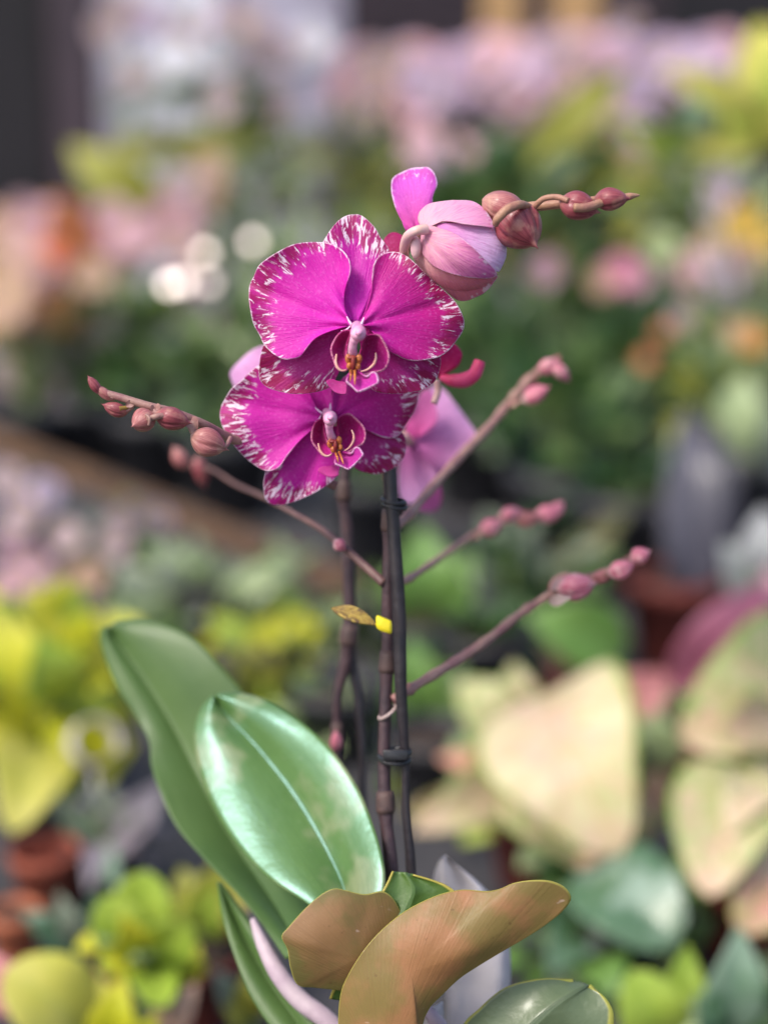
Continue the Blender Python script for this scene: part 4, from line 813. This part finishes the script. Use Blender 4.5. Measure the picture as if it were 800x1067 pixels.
# curled white tag
cw = P(96, 775, 1.5); b = MB(); N = 36; ax_ = V((.42, -.78, .46)).normalized(); sx_ = ax_.cross(V((0, 0, 1))).normalized(); sz_ = sx_.cross(ax_); vs = []
for i in range(N+1):
    q = radians(-150-i/N*330); r = .0235*(1-.22*i/N)
    vs += [cw+sx_*(cos(q)*r)+sz_*(sin(q)*r)+ax_*h_ for h_ in (-.016+.006*i/N, 0, .012)]
b.add(vs, [(i*3+j, i*3+j+1, i*3+j+4, i*3+j+3) for i in range(N) for j in range(2)])
g = ground_at(98, 1.5, 0); b.tube([g, g.lerp(cw, .6)+XX*.004, cw-ZZ*.022], .0016, 6)
tag(b.build('plant_tag', M['sleeve'], None, solid=.0012), 'curled white plastic plant tag against the lime leaves', 'plant tag')

# ---- front bench, middle left
plant('leafy_plant', 'pale green leafy plant with long leaves under the wooden rail', 'plant', 225, 2.15, 0, ('potblack', .05, .08), [
  (200, 650, 335, 572, 34, 'lance', 'palegreen'), (180, 640, 120, 585, 34, 'ovate', 'sage'), (230, 650, 250, 590, 34, 'ovate', 'palegreen'), (190, 630, 165, 570, 34, 'ovate', 'sage'), (240, 650, 330, 620, 30, 'lance', 'palegreen')],
  bush=[(215, 628, 100, 38, 60, 46, 20, 'ovate', ['palegreen', 'palegreen', 'mid', 'sage']), (310, 640, 60, 40, 34, 46, 22, 'ovate', ['palegreen', 'mid', 'sage']), (335, 700, 45, 50, 34, 46, 22, 'ovate', ['mid', 'palegreen', 'deep'])])
plant('flowering_plant', 'dusky pink flowered plant by the left edge below the rail', 'plant', 45, 2.45, 0, ('potblack', .05, .08), (), [(60, 610, 75, 45, 55, 36, 17, 'ovate', ['sage', 'mid', 'mauve'])],
  [(30, 520, 44, 'f_dusky', -.1), (46, 512, 36, 'f_lilac', -.1), (20, 545, 40, 'f_dusky', -.1), (70, 560, 38, 'f_dusky', -.1), (30, 590, 44, 'f_pink', -.1), (75, 605, 36, 'f_peach', -.1), (108, 575, 34, 'f_dusky', -.1), (6, 500, 36, 'f_dusky', -.1), (50, 612, 36, 'f_dusky', -.1), (12, 570, 34, 'f_mauve', -.1), (95, 600, 34, 'f_peach', -.1), (10, 612, 40, 'f_pink', -.1)], group=None)
plant('flowering_plant', 'grey green plant with a few faded blossoms at the foot of the rail', 'plant', 135, 2.4, 0, ('potblack', .05, .08), (), [(135, 588, 60, 28, 40, 36, 17, 'ovate', ['sage', 'palegreen', 'deep'])],
  [(122, 548, 32, 'f_dusky', -.1), (142, 535, 34, 'f_dusky', -.08), (120, 570, 32, 'f_dusky', -.1), (165, 540, 30, 'f_dusky', -.1)])
plant('broadleaf_plant', 'bright green broad leaved plant right behind the dark orchid stems', 'plant', 445, 2.0, 0, ('potblack', .06, .09), [
  (445, 650, 440, 548, 84, 'ovate', 'bright'), (455, 650, 492, 575, 60, 'ovate', 'bright'), (440, 660, 405, 600, 60, 'ovate', 'mid'), (440, 760, 425, 665, 64, 'ovate', 'bright', -.1, -.1), (455, 770, 480, 690, 60, 'ovate', 'mid', -.1, -.1), (430, 790, 395, 720, 60, 'ovate', 'bright', -.1, -.1)],
  [(455, 740, 60, 70, 30, 48, 24, 'ovate', ['mid', 'deep', 'bright'])])
plant('dark_plant', 'dark blue green plant in the gap left of the cream leaves', 'plant', 505, 1.95, 0, ('potblack', .06, .09), (), [(505, 690, 45, 60, 50, 46, 22, 'ovate', ['dark', 'deep', 'dark'])])
plant('dark_plant', 'dark plant filling the shade between the two dark stems', 'plant', 352, 1.8, 0, ('potblack', .05, .08), (), [(340, 770, 60, 60, 40, 46, 22, 'ovate', ['mid', 'palegreen', 'deep'])])
for px, cy, rx, ry, d, ms, lab in (
   (395, 660, 70, 50, 2.15, ['palegreen', 'mid', 'bright'], 'pale leafy plant behind the yellow ended clip'),
   (30, 930, 60, 50, 1.75, ['sage', 'mid', 'deep'], 'muted leafy plant behind the clay pots at the left edge'),
   (200, 820, 70, 55, 1.85, ['palegreen', 'mid', 'olive'], 'leafy plant behind the glossy orchid leaf, left of the orchid'),
   (450, 870, 60, 50, 1.7, ['mid', 'olive', 'palegreen'], 'olive leafed plant just right of the stems above the copper leaves'),
   (560, 600, 60, 45, 2.3, ['mid', 'sage', 'dark'], 'muted plant below the middle bud spike'),
   (690, 760, 50, 50, 1.75, ['mid', 'palegreen', 'dark'], 'green plant in the gap between the two cream caladiums')):
    plant('leafy_plant', lab, 'plant', px, d, 0 if px != 560 else ZB, ('potblack', .05, .07), (), [(px, cy, rx, ry, 46, 44, 24, 'ovate', ms)])
# ---- front bench, right
plant('caladium', 'cream leaved caladium with pink tinted leaves right of the stems', 'caladium', 560, 1.52, 0, ('terra_dark', .05, .075), [
  (572, 722, 648, 892, 165, 'heart', 'cream', -.06, -.17), (650, 815, 602, 905, 78, 'ovate', 'creampink', -.10, -.16), (575, 790, 455, 790, 60, 'ovate', 'creampink', 0, -.03), (560, 800, 430, 868, 66, 'ovate', 'cream', -.02, -.08), (545, 780, 478, 712, 76, 'heart', 'creamgreen', .05, .08), (520, 760, 470, 820, 50, 'ovate', 'palegreen', .06, .04), (535, 820, 608, 905, 70, 'ovate', 'creamgreen', -.06, -.12),
  (560, 780, 690, 760, 50, 'ovate', 'palegreen', .08, .1), (540, 830, 480, 880, 50, 'ovate', 'limegreen', .02, 0),
  (560, 790, 500, 770, 50, 'ovate', 'pinkpale', -.04, -.06), (600, 760, 560, 860, 60, 'ovate', 'creamgreen', -.08, -.14), (660, 860, 690, 800, 54, 'ovate', 'creampink', -.02, .0), (540, 760, 535, 690, 54, 'ovate', 'creamgreen', .08, .1), (590, 850, 540, 905, 50, 'ovate', 'palegreen', -.04, -.1)], [(520, 800, 80, 55, 12, 50, 30, 'ovate', ['creamgreen', 'palegreen', 'creampink'])], stem='stemr')
plant('caladium', 'large leaved cream and green caladium cut by the right edge', 'caladium', 775, 1.40, 0, ('terra_dark', .05, .075), [
  (848, 705, 708, 770, 165, 'heart', 'creamgreen', .05, 0), (800, 760, 725, 812, 90, 'ovate', 'creampink', .03, .02), (846, 670, 775, 770, 100, 'heart', 'cream', .06, .02), (812, 850, 708, 820, 80, 'ovate', 'cream', 0, -.02), (770, 800, 738, 935, 112, 'heart', 'creamgreen', -.05, -.12), (840, 860, 768, 972, 100, 'heart', 'creampink', -.05, -.12), (825, 800, 790, 900, 90, 'ovate', 'cream', -.02, -.08), (700, 800, 680, 740, 46, 'ovate', 'palegreen', .1, .12),
  (810, 745, 740, 770, 64, 'ovate', 'creampink', -.02, -.05), (790, 820, 760, 870, 66, 'ovate', 'cream', -.06, -.1), (780, 900, 740, 870, 50, 'ovate', 'limegreen', -.06, -.08), (830, 950, 800, 900, 60, 'ovate', 'creamgreen', -.04, -.06)], [(770, 850, 60, 80, 24, 54, 34, 'ovate', ['creamgreen', 'palegreen', 'mid'])], stem='stemr')
plant('rubber_plant', 'blue green glossy leaved plant under the cream caladium', 'plant', 640, 1.36, 0, ('potblack', .045, .06), [
  (612, 905, 705, 985, 104, 'round', 'deep', 0, -.08), (620, 900, 690, 925, 70, 'ovate', 'silver', .03, .02), (690, 900, 735, 950, 50, 'ovate', 'mid'), (610, 960, 570, 1015, 64, 'ovate', 'deep', 0, -.05), (600, 950, 545, 935, 60, 'ovate', 'mid', .04, .04), (620, 990, 640, 1040, 60, 'ovate', 'bright', -.03, -.06), (590, 920, 560, 880, 50, 'ovate', 'dark', .06, .08)], [(640, 1000, 90, 45, 26, 44, 26, 'ovate', ['palegreen', 'bright', 'mid']), (600, 980, 75, 45, 34, 44, 24, 'ovate', ['dark', 'mid', 'bright'])])
plant('coleus', 'small lime green plant at the bottom right beside the olive orchid leaf', 'plant', 690, 1.16, 0, ('potblack', .035, .05), [
  (690, 1090, 658, 1012, 72, 'round', 'limegreen'), (705, 1085, 716, 985, 50, 'ovate', 'limegreen', 0, .03), (690, 1085, 735, 1050, 50, 'ovate', 'palegreen')])
plant('silver_plant', 'silvery leaf standing upright near the bottom right corner', 'plant', 762, 1.16, 0, ('potblack', .035, .05), [
  (752, 1075, 770, 965, 66, 'ovate', 'silver'), (765, 1085, 815, 1040, 50, 'ovate', 'dark'), (745, 1085, 725, 1035, 40, 'ovate', 'deep'), (790, 1080, 800, 990, 40, 'ovate', 'dark', .04, .06)])
plant('dark_plant', 'dark leaved plant at the right edge below the caladium', 'plant', 770, 1.55, 0, ('potblack', .05, .06), (), [(740, 940, 80, 50, 40, 44, 22, 'ovate', ['dark', 'mid', 'dark'])])
plant('cordyline', 'single pink leaf leaning right above the cream caladium', 'plant', 735, 1.68, 0, ('terra_dark', .045, .07), [
  (700, 718, 800, 604, 76, 'ovate', 'pinkleaf', -.05, -.03), (640, 745, 700, 700, 60, 'ovate', 'roseleaf', -.03, -.03)], stem='stemr')
plant('broadleaf_plant', 'plant with one wide green leaf over the rail near the pink buds', 'plant', 610, 1.85, 0, ('terra_dark', .045, .07), [
  (652, 678, 548, 640, 72, 'ovate', 'bright')])
plant('white_leaved_plant', 'white and grey leaved plant at the right edge above the pink leaf', 'plant', 800, 1.75, 0, ('potblack', .045, .07), [
  (795, 625, 752, 565, 52, 'ovate', 'whiteleaf'), (800, 620, 795, 528, 54, 'ovate', 'whiteleaf', 0, .03), (805, 620, 850, 560, 50, 'ovate', 'whiteleaf'), (800, 640, 775, 590, 36, 'ovate', 'sage'), (805, 640, 800, 590, 34, 'ovate', 'f_pink', -.03, -.03)])

# ---- rear bench, near its front edge
pc = rayz(702, 690, ZB); dd = depth(pc)
plant('snake_plant', 'banded grey upright snake plant in a dark red clay pot', 'plant', 700, dd, ZB, ('terra_dark', .072, .135), [
  (722, 645, 716, 420, 64, 'lance', 'banded', -.04, .0), (735, 640, 748, 440, 56, 'lance', 'banded', .03, .06), (712, 640, 700, 470, 40, 'lance', 'banded', .02, .02), (728, 650, 728, 460, 40, 'lance', 'banded', -.03, -.03)])
plant('grass_plant', 'arching beige blade plant behind the right pink buds', 'plant', 555, 2.4, ZB, ('potblack', .06, .12), [
  (550, 612, 655, 530, 26, 'strap', 'oliveblade'), (550, 620, 500, 560, 22, 'strap', 'dark'), (560, 620, 620, 580, 20, 'strap', 'dark')])
pc = rayz(392, 592, ZB)
plant('potted_plant', 'blue black square shouldered pot seen between the two dark stems', 'plant', 390, depth(pc), ZB, ('potblack', .075, .16), (), [(395, 480, 50, 30, 34, 36, 16, 'ovate', ['dark', 'mid'])])
pc = rayz(150, 500, ZB)
for i, (px, dx, lab) in enumerate(((95, .45, 'black nursery pot of dark foliage left of the focused bud spike'), (165, .3, 'black nursery pot of dark foliage under the focused bud spike'), (240, .12, 'black nursery pot of dark foliage right under the left flowers'))):
    plant('nursery_pot', lab, 'plant', px, 3.1+dx, ZB, ('potblack', .10, .17), (), [(px, 395, 60, 55, 46, 46, 20, 'ovate', ['dark', 'mid', 'dark']), (px+10, 340, 50, 30, 22, 40, 18, 'ovate', ['mid', 'palegreen', 'dark'])])
for px, cy, rx, ry, d, ms, lab in (
   (500, 400, 75, 80, 3.3, ['dark', 'dark', 'mid', 'dark'], 'dark green bushy plant right of the magenta flowers'),
   (590, 440, 80, 70, 2.9, ['dark', 'dark', 'mid'], 'darkest green bush behind the middle right bud spikes'),
   (590, 330, 85, 60, 3.6, ['mid', 'dark', 'dark'], 'mid green bush under the upper bud tip'),
   (670, 390, 65, 80, 3.2, ['dark', 'dark', 'mid', 'dark'], 'green bush with rusty blossoms left of the pale upright leaf'),
   (655, 540, 60, 60, 2.75, ['dark', 'dark'], 'low dark bush between the beige blades and the snake plant'),
   (765, 420, 60, 90, 3.0, ['mid', 'palegreen', 'olive'], 'yellowish green bush at the right edge above the snake plant'),
   (340, 300, 90, 70, 3.9, ['sage', 'mid', 'palegreen'], 'soft grey green bush behind the top of the magenta flowers'),
   (450, 330, 60, 60, 4.0, ['dark', 'mid'], 'dark bush behind the half closed flower'),
   (250, 210, 80, 70, 4.4, ['sage', 'palegreen', 'sage'], 'tall grey green bush behind the small glowing glints'),
   (350, 190, 60, 60, 4.5, ['sage', 'olive', 'mauve'], 'grey olive bush above the top magenta flower'),
   (590, 200, 70, 50, 4.3, ['dark', 'mid', 'olive'], 'dark bush above the end of the upper bud tip'),
   (490, 230, 60, 50, 4.2, ['dark', 'mid'], 'dark bush above the half closed pink flower'),
   (720, 220, 70, 60, 3.9, ['mid', 'sage', 'olive'], 'green bush left of the orange blossoms'),
   (30, 415, 60, 36, 3.7, ['dark', 'mauve'], 'shady mauve and dark plant at the left edge above the rail')):
    fl = []
    if px == 670: fl = [(690, 345, 18, 'f_red', -.2), (672, 375, 18, 'f_red', -.2), (710, 330, 26, 'f_dusky', -.2)]
    if px == 590 and cy == 330: fl = [(648, 283, 36, 'f_rose', -.2), (660, 290, 34, 'f_pink', -.2), (626, 292, 32, 'f_peach', -.2), (568, 282, 34, 'f_mauve', -.2), (690, 258, 36, 'palegreen', -.2)]
    if px == 765: fl = [(784, 352, 30, 'f_orange', -.25), (766, 346, 26, 'f_peach', -.25)]
    if px == 30: fl = [(20, 350, 44, 'f_peach', -.2), (60, 385, 40, 'f_dusky', -.2), (50, 410, 40, 'f_dusky', -.2), (100, 355, 34, 'f_dusky', -.2), (110, 352, 30, 'f_dusky', -.2), (10, 390, 40, 'f_dusky', -.2), (130, 390, 30, 'f_dusky', -.2)]
    lv = [(772, 480, 778, 385, 46, 'lance', 'palegreen', -.3, -.3), (795, 490, 800, 420, 40, 'lance', 'sage', -.3, -.3)] if px == 765 else ()
    plant('bush', lab, 'bush', px, d, ZB, ('potblack', .11, .18), lv, [(px, cy, rx, ry, 85, 42, 19, 'ovate', ms)], fl, sr=.004)

# ---- flowers of the rear bench
def many(seed, x0, x1, y0, y1, n, mats, s0, s1):
    r = random.Random(seed); return [(r.uniform(x0, x1), r.uniform(y0, y1), r.uniform(s0, s1), r.choice(mats)) for _ in range(n)]
plant('flowering_plant', 'orange and peach flowered plant at the left edge', 'flowering plant', 35, 3.5, ZB, ('potblack', .10, .16), (), [(40, 300, 80, 50, 30, 36, 16, 'ovate', ['mid', 'olive'])],
  many(1, -40, 70, 222, 330, 24, ['f_orange', 'f_peach', 'f_peach', 'f_pink'], 46, 64)+[(72, 238, 54, 'f_red', -.2), (84, 262, 50, 'f_red', -.2), (66, 258, 46, 'f_red', -.2), (38, 236, 48, 'f_pink', -.2), (20, 250, 50, 'f_peach', -.2), (95, 285, 44, 'f_peach', -.2), (8, 300, 50, 'f_peach', -.2)])
plant('flowering_plant', 'soft pink flowered plant right of the orange one', 'flowering plant', 140, 3.7, ZB, ('potblack', .10, .16), (), [(140, 320, 60, 40, 26, 36, 16, 'ovate', ['mid', 'palegreen'])],
  many(2, 95, 185, 228, 312, 24, ['f_pink', 'f_pink', 'f_peach', 'f_dusky'], 44, 58)+[(170, 293, 46, 'f_white', -.3), (185, 300, 40, 'f_pink', -.3), (215, 335, 34, 'f_dusky', -.2)])
plant('tall_plant', 'yellow green strap leaved plant at the upper left', 'plant', 150, 4.1, ZB, ('potgrey', .12, .2), [
  (178, 240, 72, 150, 62, 'ovate', 'olive'), (165, 240, 95, 215, 34, 'lance', 'f_peach', .05, .05), (120, 150, 300, 134, 30, 'strap', 'olive', .1, .1), (200, 230, 230, 160, 40, 'ovate', 'f_peach', .1, .1), (185, 240, 200, 200, 36, 'ovate', 'f_dusky')], (), [(190, 195, 44, 'f_dusky'), (175, 215, 44, 'f_peach'), (218, 175, 40, 'f_peach')])
plant('white_flower', 'white flowered plant in the middle of the upper left', 'flowering plant', 170, 4.8, ZB, ('potgrey', .12, .2), (), [(185, 110, 60, 30, 30, 36, 16, 'ovate', ['sage', 'mid'])],
  [(135, 66, 46, 'f_white'), (150, 60, 40, 'f_white'), (182, 64, 48, 'f_white'), (200, 70, 44, 'f_white'), (218, 60, 40, 'f_white'), (215, 118, 40, 'f_white'), (232, 108, 36, 'f_dusky'), (140, 80, 36, 'f_dusky'), (112, 30, 40, 'f_dusky'), (150, 22, 44, 'f_lilac'), (190, 30, 40, 'f_dusky'), (222, 20, 44, 'f_lilac'), (205, 5, 40, 'f_white'), (128, 5, 36, 'f_dusky')])
plant('lilac_flower', 'pale lilac flowered plant left of the tall dark leaf', 'flowering plant', 255, 5.0, ZB, ('potgrey', .12, .2), [(285, 125, 240, 78, 46, 'ovate', 'dark', -.2, -.2), (280, 120, 275, 85, 36, 'ovate', 'dark', -.2, -.2)], (),
  many(3, 225, 350, 18, 80, 11, ['f_lilac', 'f_dusky', 'f_white'], 40, 54)+[(285, 205, 40, 'f_white', -.3), (350, 185, 36, 'f_dusky', -.4), (290, 110, 40, 'f_dusky', -.3), (305, 195, 34, 'f_lilac', -.3)])
for i, (px, lab, x0, x1, y0, y1, ms, n) in enumerate((
   (405, 'peach centred orchid at the left end of the lilac row', 370, 450, 60, 140, ['f_peach', 'f_dusky', 'f_pink', 'f_dusky'], 16),
   (470, 'lilac pink orchid second in the far row', 430, 510, 48, 115, ['f_lilac', 'f_pink', 'f_lilac'], 18),
   (540, 'dusky pink orchid in the middle of the far row', 500, 575, 48, 125, ['f_pink', 'f_dusky', 'f_lilac'], 18),
   (610, 'pale pink orchid fourth in the far row', 570, 650, 40, 105, ['f_lilac', 'f_pink', 'f_dusky'], 18),
   (690, 'lilac orchid with hanging blossoms at the right end of the far row', 645, 745, 35, 80, ['f_lilac', 'f_lilac', 'f_pink'], 18))):
    ex = []
    if px == 690: ex = [(665, 95, 40, 'f_lilac'), (672, 115, 40, 'f_lilac'), (668, 135, 36, 'f_lilac')]
    if px == 405: ex = [(440, 150, 44, 'f_pink'), (455, 165, 40, 'f_lilac'), (425, 175, 40, 'f_peach'), (450, 185, 36, 'f_pink'), (480, 160, 36, 'f_pink'), (410, 160, 36, 'f_dusky')]
    if px == 610: ex = [(600, 120, 40, 'f_dusky'), (608, 125, 36, 'f_mauve'), (655, 22, 32, 'f_dusky')]
    plant('far_orchid', lab, 'orchid', px, 5.1, ZB, ('potgrey', .11, .2), (), [(px, 215, 40, 25, 12, 60, 26, 'strap', ['mid', 'dark'])], many(20+i, x0-12, x1+12, max(y0, 50)+4, min(y1, 118), int(n*1.5), ms, 44, 58)+ex, group='orchids in the far row', sr=.004)
plant('arching_plant', 'dark olive arching leaves before the far orchid row', 'plant', 540, 4.2, ZB, ('potblack', .11, .2), [
  (540, 180, 655, 66, 50, 'lance', 'olive'), (545, 190, 580, 110, 40, 'lance', 'mid'), (535, 190, 505, 130, 40, 'lance', 'dark'), (548, 200, 630, 150, 30, 'lance', 'dark')], (), [(590, 160, 36, 'f_orange', .2), (612, 158, 38, 'f_orange', .2), (635, 160, 38, 'f_orange', .2), (655, 165, 34, 'f_peach', .2), (575, 165, 34, 'f_peach', .2), (625, 175, 30, 'f_yellow', .2)])
plant('variegated_plant', 'tall lime and white striped leaves at the upper right', 'plant', 800, 3.0, ZB, ('potgrey', .10, .18), [
  (815, 150, 790, 22, 80, 'ovate', 'limepale', 0, .05), (820, 140, 840, 30, 70, 'ovate', 'limegreen'), (692, 72, 800, 132, 34, 'lance', 'limepale', -.1, 0), (640, 120, 735, 160, 26, 'lance', 'limegreen', -.1, 0), (700, 150, 812, 150, 30, 'lance', 'limepale', -.05, 0), (720, 150, 725, 90, 34, 'lance', 'silver', .15, .15), (780, 160, 765, 90, 40, 'ovate', 'limegreen', .1, .1), (735, 158, 690, 148, 22, 'lance', 'f_peach', 0, 0), (820, 210, 790, 200, 60, 'ovate', 'palegreen')])
plant('flowering_plant', 'orange blossoms over lilac ones at the right edge', 'flowering plant', 775, 3.3, ZB, ('terra', .09, .16), (), [(770, 320, 60, 40, 30, 36, 16, 'ovate', ['mid', 'palegreen'])],
  many(5, 760, 830, 225, 262, 12, ['f_yellow', 'f_peach', 'f_peach'], 36, 46)+many(6, 712, 830, 274, 298, 12, ['f_lilac', 'f_lilac', 'f_pink'], 36, 46)+[(745, 255, 40, 'f_peach'), (750, 195, 36, 'f_lilac'), (745, 215, 34, 'f_lilac')])
# ---- glowing balls on an added cord, made up for bright glints among far flowers
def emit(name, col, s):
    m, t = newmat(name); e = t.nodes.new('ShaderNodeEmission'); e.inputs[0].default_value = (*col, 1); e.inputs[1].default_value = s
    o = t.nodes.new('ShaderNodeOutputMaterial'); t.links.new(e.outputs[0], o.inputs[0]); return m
SL = empty('added_glints', P(213, 280, 3.3), 'added glowing balls standing in for bright glints left of the magenta flower', 'added glints')
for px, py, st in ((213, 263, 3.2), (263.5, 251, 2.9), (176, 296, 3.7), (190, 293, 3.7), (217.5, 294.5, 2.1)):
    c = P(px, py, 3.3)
    b = MB(); b.ball(c, .0115, n=10); bo = b.build('glint', emit('glint_glow', (1, .84, .76), st*.8), SL)
    b = MB(); b.lathe(c+V((0, 0, .009)), [(.006, 0), (.006, .012), (.003, .016)], 12); b.build('glint_cap', M['black'], bo)
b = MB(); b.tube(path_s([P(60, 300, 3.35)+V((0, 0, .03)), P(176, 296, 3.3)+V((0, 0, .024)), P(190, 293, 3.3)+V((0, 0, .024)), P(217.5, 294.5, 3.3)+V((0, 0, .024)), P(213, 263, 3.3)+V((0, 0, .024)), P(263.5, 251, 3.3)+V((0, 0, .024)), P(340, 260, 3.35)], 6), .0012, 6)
b.build('glint_cord', M['black'], SL)
